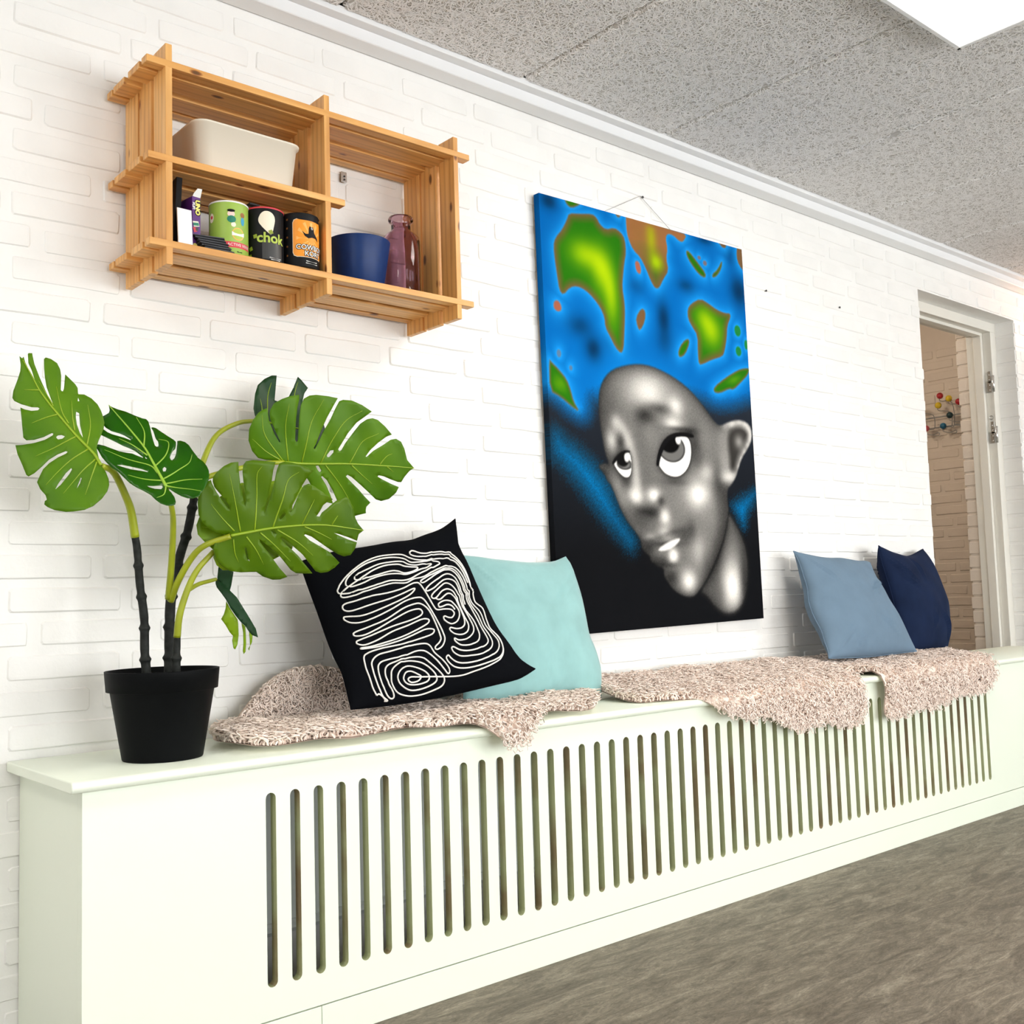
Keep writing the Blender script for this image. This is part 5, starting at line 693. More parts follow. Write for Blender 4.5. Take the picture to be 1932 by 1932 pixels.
inb(MB().box(1.0762, BX1 - .03, PF - .001, PF + .018, 0, .0645), 'plinth', M['mint'], bevel=.001)
inb(MB().box(BX0 + .05, BX1 - .05, PB + .002, -.21, BT - .045, BT - .0205), 'support_rail', M['mint'])
# radiator inside
rad = empty('panel_radiator', (.98, -.12, 0), 'grey enamel panel radiator inside the slotted bench', 'radiator')
rb = MB(); x = .90
v, f = profile_x([(-.20, .175), (-.20, .47), (-.19, .48), (-.07, .48), (-.06, .47), (-.06, .175), (-.07, .165), (-.19, .165)], .90, 3.90)
o = rb.add(v, f).build('radiator_body', M['radiator']); sub(o, rad)
rl = MB(); 
for z in (.19, .455): rl.box(.90, 3.90, -.204, -.199, z - .004, z + .004)
sub(rl.build('pressed_ridge', M['radiator'], bevel=.001), rad)
pp = MB().tube([(.80, -.13, .0), (.80, -.13, .20), (.90, -.13, .20)], .009, 10).build('pipe', M['steel']); sub(pp, rad)
pp = MB().tube([(3.98, -.13, .0), (3.98, -.13, .20), (3.90, -.13, .20)], .009, 10).build('pipe', M['steel']); sub(pp, rad)

# ================================================================== PINE WALL SHELF
shelf = empty('pine_wall_shelf', (0.80, 0, 1.50), 'open pine wall shelf made of notched slats', 'shelf')
def plank(name, length, wdt, thick, centre, vertical=False):
    m_ = MB().box(-length / 2, length / 2, -wdt / 2, wdt / 2, -thick / 2, thick / 2).build(name, M['wood'], None, bevel=.0018)
    m_.location = centre
    if vertical: m_.rotation_euler = (0, math.radians(90), 0)
    sub(m_, shelf); return m_
LEV = [(1.9155, .788, 1.596), (1.7215, .790, 1.238), (1.549, .794, 1.597)]
SL = [(-.2235, -.197), (-.186, -.127), (-.106, -.046), (-.037, -.010)]
for zt, xa, xb in LEV:
    for j, (ya, yb) in enumerate(SL):
        e0, e1 = random.uniform(-.0015, .0015), random.uniform(-.0015, .0015)
        if j == 1: e1 -= .012
        plank('shelf_slat', xb - xa + e1 - e0, yb - ya, .0145, ((xa + e0 + xb + e1) / 2, (ya + yb) / 2, zt - .00725))
for xc in (.8345, 1.1945, 1.5535):
    for ya, yb in ((-.2228, -.163), (-.150, -.088), (-.080, -.012)):
        plank('upright_slat', .450, yb - ya, .0142, (xc, (ya + yb) / 2, 1.725), True)
for x_, z_ in ((1.372, 1.898), (.872, 1.898)):
    hp = MB().box(-.008, .008, -.003, 0, -.022, .004).build('hanger_plate', M['steel'], None, bevel=.001); hp.location = (x_, -.004, z_ - .012); sub(hp, shelf)
    for dz in (-.008, -.016): MB().lathe([(0, 0), (.002, 0), (.0025, .0012)], 8).build('screw', M['nail'], hp, loc=(0, -.0035, dz), rot=(math.radians(90), 0, 0))
for x_, z_ in ((1.07, 1.7065),):
    hp = MB().box(-.012, .012, -.008, .008, -.004, 0).build('shelf_clip', M['nail'], None, bevel=.001); hp.location = (x_, -.115, z_); sub(hp, shelf)
ZS, ZM = 1.549, 1.7215

# ------------------------------------------------------------------ things on the shelf
def rounded_box_shell(w, d, h, r, taper, name):
    """open bin: outer wall, rolled rim, inner wall"""
    def ring(sx, sy, rr, z):
        out = []
        for cx, cy, a0 in ((sx - rr, sy - rr, 0), (-sx + rr, sy - rr, 90), (-sx + rr, -sy + rr, 180), (sx - rr, -sy + rr, 270)):
            for k in range(7): a = math.radians(a0 + 15 * k); out.append((cx + rr * math.cos(a), cy + rr * math.sin(a), z))
        return out
    a, b = w / 2, d / 2; R = [ring(a - taper - .01, b - taper - .01, r, 0), ring(a - taper, b - taper, r, .01), ring(a, b, r, h - .006), ring(a + .004, b + .004, r, h - .005), ring(a + .0045, b + .0045, r, h - .001), ring(a + .003, b + .003, r, h), ring(a - .001, b - .001, r, h), ring(a - .002, b - .002, r, h - .004), ring(a - taper - .002, b - taper - .002, r, .008)]
    n = len(R[0]); v = [p for q in R for p in q]; f = []
    for j in range(len(R) - 1):
        for i in range(n): k = (i + 1) % n; f.append((j * n + i, j * n + k, (j + 1) * n + k, (j + 1) * n + i))
    f.append(tuple(range(n - 1, -1, -1))); f.append(tuple((len(R) - 1) * n + i for i in range(n)))
    return mesh(name, v, f, True)
bn = link('storage_bin', rounded_box_shell(.238, .172, .104, .030, .008, 'storage_bin'), M['bin'], None, (1.022, -.117, ZM + .0002))
tag(bn, 'cream plastic storage bin with rounded corners on the upper shelf', 'bin')

class Can:
    """printed paper tube; prints are bent round its wall. angle 0 faces -y, positive to +x"""
    def __init__(s, name, label, x, y, r, h, body, rim):
        s.r, s.h = r, h; s.o = empty(name, (x, y, ZS + .0003), label, 'can', 'printed game tubes on the shelf')
        MB().lathe([(0, 0), (r - .001, 0), (r, .001), (r, h - .002)], 56).build('tube_body', body, s.o)
        s.lid = MB().lathe([(r + .0006, h - .0035), (r + .0012, h - .002), (r + .0006, h), (r - .002, h), (r - .003, h - .004), (0, h - .004)], 56).build('tube_rim', rim, s.o)
    def put(s, name, V, F, mat, a0, z0, lift=.0003, parent=None, rot=0.0, shear=0.0):
        c, sn = math.cos(rot), math.sin(rot); out = []
        for x, y in V:
            x, y = c * x - sn * y, sn * x + c * y
            a = a0 + x / s.r; rr = s.r + lift; out.append((rr * math.sin(a), -rr * math.cos(a), z0 + y + shear * x))
        o = link(name, mesh(name, out, F), mat, parent or s.o); return o
    def poly(s, name, P, mat, a0, z0, lift=.0003, smooth=0, **kw):
        P = chaikin(P, smooth) if smooth else np.array(P, float)
        V, F = triangulate([[tuple(p) for p in P]], .004); return s.put(name, V, F, mat, a0, z0, lift, **kw)
    def ell(s, name, rx, ry, mat, a0, z0, lift=.0003, **kw):
        P = [(rx * math.cos(i * math.pi / 14), ry * math.sin(i * math.pi / 14)) for i in range(28)]
        V, F = triangulate([P], .004); return s.put(name, V, F, mat, a0, z0, lift, **kw)
    def text(s, body, size, mat, a0, z0, lift=.0008, bold=0.0, outline=None, **kw):
        V, F = text_mesh(body, size, bold=bold); V = V - np.array([0, size * .35])
        if outline:
            V2, F2 = text_mesh(body, size, bold=outline[0]); s.put('lettering_outline', V2 - np.array([0, size * .35]), F2, outline[1], a0, z0, lift - .0004, **kw)
        return s.put('lettering', V, F, mat, a0, z0, lift, **kw)
VIEW = -math.radians(29)                                   # the side of the tubes turned to the room's left
cg = Can('printed_tube', 'green printed game tube with a white rim and red band', .981, -.178, .0398, .112, M['green_print'], M['white_print'])
rb_ = [(-.5 * .06, -.0065), (.5 * .06, -.0065), (.5 * .06, .0065), (-.5 * .06, .0065)]
cg.poly('red_band', rb_, M['red_print'], VIEW + .62, .020); cg.text('ACTIVE VERBS', .0085, M['white_print'], VIEW + .66, .020)
cg.ell('round_badge', .0135, .0135, M['orange2_print'], VIEW + .55, .043); cg.ell('badge_centre', .0115, .0115, M['lime_print'], VIEW + .55, .043, .0006)
cg.poly('badge_strip', [(-.0135, -.004), (.0135, -.004), (.0135, .004), (-.0135, .004)], M['white_print'], VIEW + .55, .043, .0009)
cg.ell('pale_patch', .0075, .006, M['skin_print'], VIEW + .18, .084); cg.ell('green_patch', .009, .0075, M['teal_print'], VIEW + .20, .073, .0005); cg.ell('dark_patch', .008, .003, M['black_print'], VIEW + .18, .091, .0006)
cg.ell('cream_patch', .005, .005, M['cream_print'], VIEW + .30, .062); cg.ell('brown_patch', .0055, .0055, M['brown_print'], VIEW + .82, .085); cg.ell('blue_patch', .0045, .009, M['cyan_print'], VIEW + .82, .072); cg.ell('small_badge', .007, .010, M['cream_print'], VIEW - .95, .078); cg.ell('heart_mark', .0035, .0035, M['red_print'], VIEW - .93, .079, .0006)
cg.poly('small_print', [(-.006, -.001), (.006, -.001), (.006, .001), (-.006, .001)], M['black_print'], VIEW + .62, .0055)
cb_ = Can('printed_tube', 'black printed game tube with cream patch and lime lettering', 1.062, -.180, .0402, .116, M['black_print'], M['red_print'])
cb_.poly('grey_panel', [(-.021, .004), (.026, .004), (.026, .046), (-.021, .046)], M['grey_print'], VIEW + .42, 0)
cb_.poly('cream_patch', [(-.018, .086), (-.008, .106), (.010, .107), (.021, .094), (.017, .074), (.012, .055), (.004, .060), (-.008, .072)], M['cream_print'], VIEW + .10, 0, .0006, smooth=2)
cb_.text('chok', .030, M['lime_print'], VIEW + .36, .050, .0012, bold=.0008)
for a_, z_, r_ in ((-.72, .026, .3), (-.78, .010, 0), (-.45, .052, .2), (.35, .062, .4)): cb_.poly('lime_square', [(-.0042, -.0042), (.0042, -.0042), (.0042, .0042), (-.0042, .0042)], M['olive_print'], VIEW + a_, z_, .0014, rot=r_)
for z_, w_ in ((.0075, .014), (.0035, .011)): cb_.poly('small_print', [(-w_, -.0008), (w_, -.0008), (w_, .0008), (-w_, .0008)], M['white_print'], VIEW + .62, z_, .0009)
co = Can('printed_tube', 'orange and black printed game tube with a hat emblem', 1.1425, -.188, .0405, .118, M['black_print'], M['black_print'])
W2, H0, H1 = .040, .022, .104
def notched(w, h0, h1, q): return [(-w + q, h0), (w - q, h0), (w - q * .3, h0 + q * .3), (w, h0 + q), (w, h1 - q), (w - q * .3, h1 - q * .3), (w - q, h1), (-w + q, h1), (-w + q * .3, h1 - q * .3), (-w, h1 - q), (-w, h0 + q), (-w + q * .3, h0 + q * .3)]
co.poly('label_edge', notched(W2 + .001, H0 - .001, H1 + .001, .009), M['cream_print'], VIEW + .62, 0, .0003); co.poly('orange_label', notched(W2, H0, H1, .009), M['orange_print'], VIEW + .62, 0, .0006)
for i in range(12):
    a = 2 * math.pi * i / 12; P = []
    for q, rr in ((a - .10, .008), (a - .10, .033), (a + .10, .033), (a + .10, .008)): P.append((max(-.033, min(.033, rr * math.cos(q))), max(-.036, min(.036, rr * 1.2 * math.sin(q)))))
    if abs(P[0][0] - P[1][0]) + abs(P[0][1] - P[1][1]) > .01: co.poly('pale_ray', P, M['orange2_print'], VIEW + .62, .062, .0008)
co.poly('hat_emblem', [(-.020, .078), (-.012, .072), (-.006, .073), (-.005, .085), (-.003, .0905), (.002, .0885), (.006, .090), (.009, .077), (.018, .068), (.021, .060), (.012, .066), (.002, .066), (-.006, .063), (-.014, .067)], M['black_print'], VIEW + .60, 0, .0011)
co.text('*', .014, M['white_print'], VIEW + .66, .0835, .0014)
co.text('COWBOY', .0148, M['white_print'], VIEW + .62, .043, .0018, bold=.0002, outline=(.0014, M['black_print']))
co.text('KORT', .0148, M['white_print'], VIEW + .72, .0295, .0018, bold=.0002, outline=(.0014, M['black_print']))
for z_, w_ in ((.013, .014), (.0085, .015)): co.poly('small_print', [(-w_, -.0009), (w_, -.0009), (w_, .0009), (-w_, .0009)], M['white_print'], VIEW + .66, z_, .0009)
for z_ in (.025, .045, .065, .085, .104):
    P = [((.0034 if i % 2 == 0 else .0015) * math.sin(i * math.pi / 6), (.0034 if i % 2 == 0 else .0015) * math.cos(i * math.pi / 6)) for i in range(12)]
    co.poly('star', P, M['brown_print'], VIEW - .72, z_)

# card boxes, card and stack of cards
def card_box(name, label, w, d, h, loc, rz, mat, tilt=0.0):
    o = empty(name, loc, label, 'box'); o.rotation_euler = (0, tilt, rz)
    MB().box(-w / 2, w / 2, -d / 2, d / 2, 0, h).build('box_body', mat, o, bevel=.0008); return o
ub = card_box('card_game_box', 'purple card game box with UNO lettering and open white flap', .019, .055, .112, (.900, -.165, ZS), math.radians(8), M['purple_print'])
MB().add([(-.0085, -.0275, .112), (.0095, -.0275, .112), (.0085, -.036, .128), (-.002, -.036, .127), (-.0075, -.030, .117)], [(0, 1, 2, 3, 4)]).build('open_flap', M['white_print'], ub)
def face_text(body, size, mat, parent, x, y, z, bold=0.0, rot90=True, lift=.0006, name='lettering'):
    V, F = text_mesh(body, size, bold=bold); out = []
    for a, b in V:
        b -= size * .35
        if rot90: a, b = b, -a
        out.append((x + a, y - lift, z + b))
    return link(name, mesh(name, out, F), mat, parent)
face_text('UNO', .0135, M['black_print'], ub, .0030, -.0275, .090, .0022, lift=.0004, name='lettering_outline'); face_text('UNO', .0135, M['yellow_print'], ub, .0030, -.0275, .090, .0008, lift=.0008); face_text('FLIP!', .0075, M['white_print'], ub, -.0062, -.0275, .092, .0003, lift=.0008)
for q, (P, mt) in enumerate((([(-.009, .060), (.004, .062), (.007, .052), (-.006, .049)], 'cream_print'), ([(-.008, .057), (.004, .059), (.006, .053), (-.007, .051)], 'teal_print'), ([(-.009, .047), (.000, .049), (.001, .040), (-.006, .037)], 'red_print'), ([(-.003, .048), (.004, .049), (.003, .042), (-.002, .041)], 'grey_print'))):
    V, F = triangulate([P], .01); link('printed_card_mark', mesh('printed_card_mark', [(a, -.0275 - .0004 - .0003 * q, b) for a, b in V], F), M[mt], ub)
V, F = triangulate([[(-.0085, .001), (.0015, .001), (.0018, .010), (0, .014), (-.0035, .0155), (-.007, .014), (-.0085, .010)]], .01); link('age_mark', mesh('age_mark', [(a, -.0279, b) for a, b in V], F), M['yellow_print'], ub)
bb = card_box('card_game_box', 'tall black card game box leaning on the shelf upright', .012, .070, .148, (.8675, -.150, ZS), math.radians(-6), M['black_print'], math.radians(3))
for k in range(6): MB().box(.0058, .0063, -.030, .028, .060 + k * .005, .0612 + k * .005).build('text_line', M['grey_print'], bb)
MB().box(.0058, .0064, .000, .022, .118, .136).build('yellow_badge', M['yellow_print'], bb, bevel=.0005)
wc = MB().box(-.0155, .0155, -.0016, .0016, 0, .078).build('white_card', M['card'], bevel=.0004)
wc.location = (.8745, -.205, ZS + .0003); wc.rotation_euler = (math.radians(-4), 0, math.radians(3)); tag(wc, 'blank white card standing in front of the purple box', 'card')
edge = plain('grey_card_edge', rgb(70, 72, 78), .5)
card_a = MB().box(-.031, .031, -.0225, .0225, 0, .0018).build('playing_card', M['black_print'], bevel=.0003)
card_b = card_a.data.copy(); card_b.materials.clear(); card_b.materials.append(edge)
for k in range(17):
    c2 = card_a if k == 0 else card_a.copy()
    if k: COL.objects.link(c2)
    if k % 3 == 1: c2.data = card_b
    c2.location = (.942 - .0008 * k + random.uniform(-.002, .002), -.196 + .0009 * k, ZS + .0002 + .0019 * k); c2.rotation_euler = (0, 0, random.uniform(-.05, .05) - .01 * k)
    tag(c2, 'black playing card in the loose fanned stack beside the purple box', 'card', 'black playing cards on the shelf')
# blue pot and purple bottle
bp = MB().lathe([(0, 0), (.054, 0), (.0565, .003), (.0745, .117), (.0745, .1185), (.0715, .1185), (.055, .01), (0, .01)], 64).build('blue_pot', M['blue'], loc=(1.333, -.125, ZS + .0003))
tag(bp, 'plain dark blue tapered pot on the shelf', 'pot')
bo = MB().lathe([(0, 0), (.040, 0), (.0445, .004), (.0455, .010), (.0455, .148), (.0435, .158), (.036, .166), (.0265, .172), (.0238, .178), (.0236, .194), (.0255, .1965), (.0300, .1985), (.0305, .204), (.0285, .2085), (.0245, .209), (.0205, .206), (.0205, .176), (.034, .163), (.0415, .150), (.0425, .012), (.039, .008), (0, .008)], 64).build('glass_bottle', M['glass'], loc=(1.459, -.120, ZS + .0003))
tag(bo, 'translucent purple glass bottle with a wide lip', 'bottle')

# ================================================================== MONSTERA
plant = empty('potted_monstera', (.823, -.208, BT + .0003), 'green monstera plant with split leaves in a black plastic pot', 'plant')
pr_ = [(0, 0), (.0725, 0), (.0735, .002), (.0945, .126), (.0955, .127), (.1015, .128), (.1045, .163), (.1045, .1655), (.1020, .1655), (.0990, .131), (.0900, .122), (.074, .02), (0, .02)]
MB().lathe(pr_, 72).build('pot', M['black_plastic'], plant)
MB().lathe([(0, .138), (.096, .136), (.098, .13)], 40).build('soil', M['soil'], plant)
def in_plant(o): return sub(o, plant)
CANE_R = dict(cane1=.0088, cane2=.0105, cane3=.0085)
for k, R in CANE_R.items():
    P = smooth_path(STEMS[k], 24); P[0] = Vector((P[0].x, P[0].y, BT + .10)); rr = []
    for i, p in enumerate(P):
        s_ = (p.z * 17 + len(k)) % 1.0; rr.append(R * (1.0 - .22 * i / len(P)) * (1 + .32 * math.exp(-((s_ - .5) / .07) ** 2) - .08 * math.exp(-((s_ - .68) / .10) ** 2)))
    in_plant(MB().tube(P, rr, 12).build('cane', M['cane'], None))
for k, r0, r1 in (('petA', .0080, .0058), ('petB', .0068, .0045), ('petC', .0062, .0048), ('petC2', .0066, .0045), ('petD', .0066, .0055), ('petE', .0070, .0050), ('petF', .0044, .0036)):
    P = smooth_path(STEMS[k], 8); in_plant(MB().tube(P, [r0 + (r1 - r0) * i / (len(P) - 1) for i in range(len(P))], 10).build('petiole', M['petiole'], None))
LM = dict(
    under=leaf_mat('leaf_underside', rgb(62, 104, 0), rgb(86, 126, 6), rgb(60, 108, 12), rgb(78, 126, 20), .5),
    glossy=leaf_mat('leaf_glossy', rgb(18, 70, 0), rgb(36, 94, 0), rgb(70, 120, 10), rgb(96, 140, 20), .25),
    dark=leaf_mat('leaf_dark', rgb(22, 52, 28), rgb(34, 68, 38), rgb(26, 60, 26), rgb(36, 72, 34), .4),
    light=leaf_mat('leaf_light', rgb(104, 140, 8), rgb(130, 160, 24), rgb(100, 140, 10), rgb(120, 150, 20), .4),
    olive=leaf_mat('leaf_olive', rgb(64, 98, 0), rgb(84, 114, 2), rgb(60, 108, 12), rgb(78, 126, 20), .42))
def frame_of(n):
    n = Vector(n).normalized(); ex = Vector((0, 0, 1)).cross(n).normalized(); return ex, n.cross(ex), n
def leaf_surface(o, n, mid, cup, droop):
    """maps plane coordinates to space: folded a little along the midrib, drooping towards the tip"""
    ex, ey, nn = frame_of(n); o = Vector(o); mid = np.array(mid); a, b = mid[0], mid[-1]
    ax = (b - a) / np.linalg.norm(b - a); L = np.linalg.norm(b - a)
    seg0, seg1 = mid[:-1], mid[1:]
    def height(V):
        V = np.atleast_2d(V); t = (V - a) @ ax; d = np.full(len(V), 9.0)
        for p, q in zip(seg0, seg1):
            e = q - p; u = np.clip(((V - p) @ e) / (e @ e), 0, 1); d = np.minimum(d, np.linalg.norm(V - p - u[:, None] * e, axis=1))
        ripple = .0025 * np.sin(V[:, 0] * 70 + V[:, 1] * 40) * np.clip(d / .05, 0, 1)
        return cup * d * d / .08 + droop * (t / L - .4) ** 2 + ripple
    def world(V, lift=0.0):
        V = np.atleast_2d(V); h = height(V) + lift
        return [o + ex * p[0] + ey * p[1] + nn * float(q) for p, q in zip(V, h)]
    return world
def add_side(me, nfront):
    at = me.attributes.new('face_side', 'FLOAT', 'FACE'); val = np.zeros(len(me.polygons), np.float32); val[:nfront] = 1.0; at.data.foreach_set('value', val)
def leaf_mesh(pieces, thick=.0011):
    """pieces: list of (front points, back points, triangles) welded along their outline"""
    V = []; F = []; B = []
    for Vf, Vb, T in pieces:
        o = len(V); n = len(Vf); V += Vf + Vb; F += [tuple(o + i for i in t) for t in T]; B += [tuple(o + n + i for i in t[::-1]) for t in T]
        cnt = {}
        for t in T:
            for i in range(3): e = (t[i], t[(i + 1) % 3]); cnt[e] = 1
        for (p, q) in cnt:
            if (q, p) not in cnt: B.append((o + q, o + p, o + n + p, o + n + q))
    me = mesh('leaf', V, F + B, True); add_side(me, len(F)); return me
SPEC = dict(A=('under', -.030, .012, 'vein'), B=('glossy', .030, .03, 'vein2'), C=('under', -.035, -.02, 'vein'), C2=('dark', .02, .0, 'vein'), D=('olive', -.030, -.02, 'vein'), E=('light', .0, .0, 'vein'))
for k, (o_, n_, polys, mid, veins) in LEAVES.items():
    mk, cup, droop, vm = SPEC[k]; surf = leaf_surface(o_, n_, mid, cup, droop)
    V, T = triangulate(polys, .009)
    lf = link('leaf', leaf_mesh([(surf(V), surf(V, -.0011), [tuple(t) for t in T.tolist()])]), LM[mk]); in_plant(lf)
    rb = MB(); P = smooth_path([Vector((p[0], p[1], 0)) for p in mid], 6)
    W = surf(np.array([(p.x, p.y) for p in P]), .0006); rb.tube(W, [.0032 - .0024 * i / (len(W) - 1) for i in range(len(W))], 6)
    o2 = rb.build('midrib', M[vm], None); o2.parent = lf; o2.location = -Vector(plant.location) - Vector(lf.location) if False else (0, 0, 0)
    vb = MB()
    for vv in veins:
        P = smooth_path([Vector((p[0], p[1], 0)) for p in vv], 6); Q = np.array([(p.x, p.y) for p in P])
        W = surf(Q, .0003); vb.tube(W, [.0017 - .0013 * i / (len(W) - 1) for i in range(len(W))], 5)
    o2 = vb.build('side_veins', M[vm], None); o2.parent = lf
pieces = []
for (o_, n_, poly) in FOLDED:
    ex, ey, nn = frame_of(n_); V, T = triangulate([poly], .008)
    c = V.mean(0); Vf = [Vector(o_) + ex * p[0] + ey * p[1] + nn * (.004 * math.sin((p[1] - c[1]) * 60)) for p in V]
    pieces.append((Vf, [p - nn * .0011 for p in Vf], [tuple(t) for t in T.tolist()]))
in_plant(link('leaf', leaf_mesh(pieces[:2]), LM['dark'])); in_plant(link('leaf', leaf_mesh(pieces[2:]), LM['light']))

# ================================================================== PAINTING
def sdf(X, Z, poly):
    P = np.array(poly, float); d = np.full(X.shape, 1e9)
    for i in range(len(P)):
        a, b = P[i], P[(i + 1) % len(P)]; e = b - a; L = e @ e
        if L < 1e-12: continue
        t = np.clip(((X - a[0]) * e[0] + (Z - a[1]) * e[1]) / L, 0, 1)
        d = np.minimum(d, (X - a[0] - t * e[0]) ** 2 + (Z - a[1] - t * e[1]) ** 2)
    return np.where(in_poly(X, Z, P), -1, 1) * np.sqrt(d)
def paint_colours(X, Z):
    sm = lambda d, w: np.clip(.5 - d / w, 0, 1)                      # soft inside mask
    mixc = lambda A, c, m: A * (1 - m[..., None]) + np.asarray(c, float) * m[..., None]
    r = np.random.default_rng(3); spray = r.normal(0, 1, X.shape)
    nz = .5 + .25 * np.sin(X * 9 + 1.3 * np.sin(Z * 7)) + .25 * np.sin(Z * 8 - X * 5 + 2)
    A = np.zeros(X.shape + (3,)); A[:] = (0, 100, 178)
    A = mixc(A, (0, 84, 156), .6 * nz)
    for x, z, rx, rz, v, s in SEA_BLOBS: A = mixc(A, (2, 40, 74), s * np.exp(-((X - x) / rx) ** 2 - ((Z - z) / rz) ** 2))
    lands = {k: sdf(X, Z, chaikin(PP[k], 1)) for k in ('big', 'sec', 'afr', 'gtop', 'sl1', 'sl2', 'oval', 'gl', 'gr', 'b1', 'b2', 'b3', 'b4', 'b5', 'b6')}
    dots = [(np.sqrt(((X - x) / rx) ** 2 + ((Z - z) / rz) ** 2) - 1) * .6 * (rx + rz) for x, z, rx, rz, v, s in DOT_BLOBS]
    near = np.minimum.reduce(list(lands.values()) + dots); A = mixc(A, (26, 150, 230), .9 * np.exp(-np.clip(near, 0, None) / .020))
    face = sdf(X, Z, chaikin(PP['face'], 1)); neck = sdf(X, Z, chaikin(PP['neck'], 1)); body = np.minimum(face, neck)
    A = mixc(A, (10, 128, 208), .5 * np.exp(-np.clip(body, 0, None) / .03))
    dk = sdf(X, Z, chaikin(PP['dark'], 2)); g = np.clip((.1 - Z) / .5, 0, 1)
    D = (34, 40, 50) * (1 - g)[..., None] + np.array((15, 16, 19)) * g[..., None]; m = sm(dk + spray * .004, .07); A = A * (1 - m[..., None]) + D * m[..., None]
    for k, w in (('bandL', .09), ('bandR', .06)):
        d = sdf(X, Z, chaikin(PP[k], 2)); A = mixc(A, (0, 108, 168), np.clip(sm(d + spray * .008 + .012, w), 0, 1) * .95)
    hi = np.zeros(X.shape)
    for x, z, rx, rz, v, s in LAND_BLOBS: hi = np.minimum(1, hi + .8 * s * np.exp(-((X - x) / rx) ** 2 - ((Z - z) / rz) ** 2))
    for k, d in lands.items():
        ins = np.clip(-d, 0, None); G = np.zeros(X.shape + (3,)); G[:] = (112, 84, 54) if k != 'b6' and k != 'b1' else (158, 92, 70)
        if k[0] != 'b' or k == 'big':
            w = .030 if k in ('big', 'afr') else (.07 if k == 'sec' else .010); G = mixc(G, (36, 108, 12), np.clip(ins / w, 0, 1))
            if k == 'sec': G = mixc(G, (150, 98, 58), np.clip((Z - (PP['sec'][0][1] - .17)) / .10, 0, 1) * .9)
            G = mixc(G, (164, 196, 6), hi * np.clip(ins / .02, 0, 1))
        A = A * (1 - sm(d, .006)[..., None]) + G * sm(d, .006)[..., None]
    for d, b in zip(dots, DOT_BLOBS): A = mixc(A, (30, 122, 58) if b[4] < .5 else (110, 100, 110), sm(d, .006) * b[5])
    # grey figure
    def grey(v):                                                          # warm grey of the spray paint
        return np.stack([v * 250, v * 247, v * 241], -1)
    nk = np.full(X.shape, .30)
    for x, z, rx, rz, v, s in NECK_BLOBS: w = s * np.exp(-(((X - x) / rx) ** 2 + ((Z - z) / rz) ** 2) * .9); nk = nk * (1 - w) + v * w
    fc = np.full(X.shape, .45)
    for x, z, rx, rz, v, s in FACE_BLOBS: w = s * np.exp(-(((X - x) / rx) ** 2 + ((Z - z) / rz) ** 2) * .9); fc = fc * (1 - w) + v * w
    edge = np.exp(-np.clip(-face, 0, None) / .02); ear = np.exp(-(((X - PP['earin'][2][0]) / .09) ** 2 + ((Z - PP['earin'][6][1]) / .2) ** 2)); fc = fc * (1 - .55 * edge * (1 - ear))
    nk = nk * (1 - .6 * np.exp(-np.clip(-neck, 0, None) / .015)); fc = np.clip(fc + spray * .018, 0, 1); nk = np.clip(nk + spray * .018, 0, 1)
    m = sm(neck, .02); A = A * (1 - m[..., None]) + grey(nk) * m[..., None]
    m = sm(face, .008); A = A * (1 - m[..., None]) + grey(fc) * m[..., None]
    A = mixc(A, (44, 42, 40), .9 * sm(sdf(X, Z, chaikin(PP['earin'], 2)), .025))
    x, z, rx, rz, v, s = EYE_BLOBS[3]; A = mixc(A, (150, 148, 144), s * np.exp(-((X - x) / rx) ** 2 - ((Z - z) / rz) ** 2))
    for k in ('eyeR', 'eyeL'):
        d = sdf(X, Z, chaikin(PP[k], 2)); A = mixc(A, (20, 20, 20), .75 * np.exp(-np.clip(d, 0, None) / .010) * (d > 0)); A = mixc(A, (252, 250, 246), sm(d, .004))
        for x, z, rx, rz, v, s in ((EYE_BLOBS[1], EYE_BLOBS[0], EYE_BLOBS[2]) if k == 'eyeR' else (EYE_BLOBS[5], EYE_BLOBS[4], EYE_BLOBS[6])):
            q = (np.sqrt(((X - x) / rx) ** 2 + ((Z - z) / rz) ** 2) - 1) * min(rx, rz); mm = sm(q, .006) * sm(d, .004)
            if .3 < v < .6: A = mixc(A, (40, 40, 40), sm(q - .004, .004) * sm(d, .004))
            A = mixc(A, (v * 250, v * 248, v * 244), mm)
    for k in ('lash', 'lashL'): A = mixc(A, (14, 14, 15), sm(sdf(X, Z, chaikin(PP[k], 1)), .005))
    A = mixc(A, (250, 248, 244), sm(sdf(X, Z, chaikin(PP['teeth'], 1)), .008))
    return s2l(np.clip(A, 0, 255))
paint = empty('canvas_painting', (PAINT_C[0], -.008, PAINT_C[1]), 'tall spray painting of a grey face under a blue and green globe', 'painting')
paint.rotation_euler = (0, -PAINT_A, 0)
NXp, NZp, TH = 330, 440, .022
xs_ = np.linspace(-PAINT_W / 2, PAINT_W / 2, NXp); zs_ = np.linspace(-PAINT_H / 2, PAINT_H / 2, NZp)
Xg, Zg = np.meshgrid(xs_, zs_); colg = paint_colours(Xg, Zg)
V = np.stack([Xg, np.full(Xg.shape, -TH), Zg], -1).reshape(-1, 3); C_ = colg.reshape(-1, 3)
idx = np.arange(NXp * NZp).reshape(NZp, NXp)
F = np.stack([idx[:-1, :-1], idx[:-1, 1:], idx[1:, 1:], idx[1:, :-1]], -1).reshape(-1, 4)
loop = np.concatenate([idx[0, :], idx[1:, -1], idx[-1, -2::-1], idx[-2:0:-1, 0]])
vb = V[loop].copy(); vb[:, 1] = 0; nb = len(V) + np.arange(len(loop)); V = np.concatenate([V, vb]); C_ = np.concatenate([C_, C_[loop] * .8])
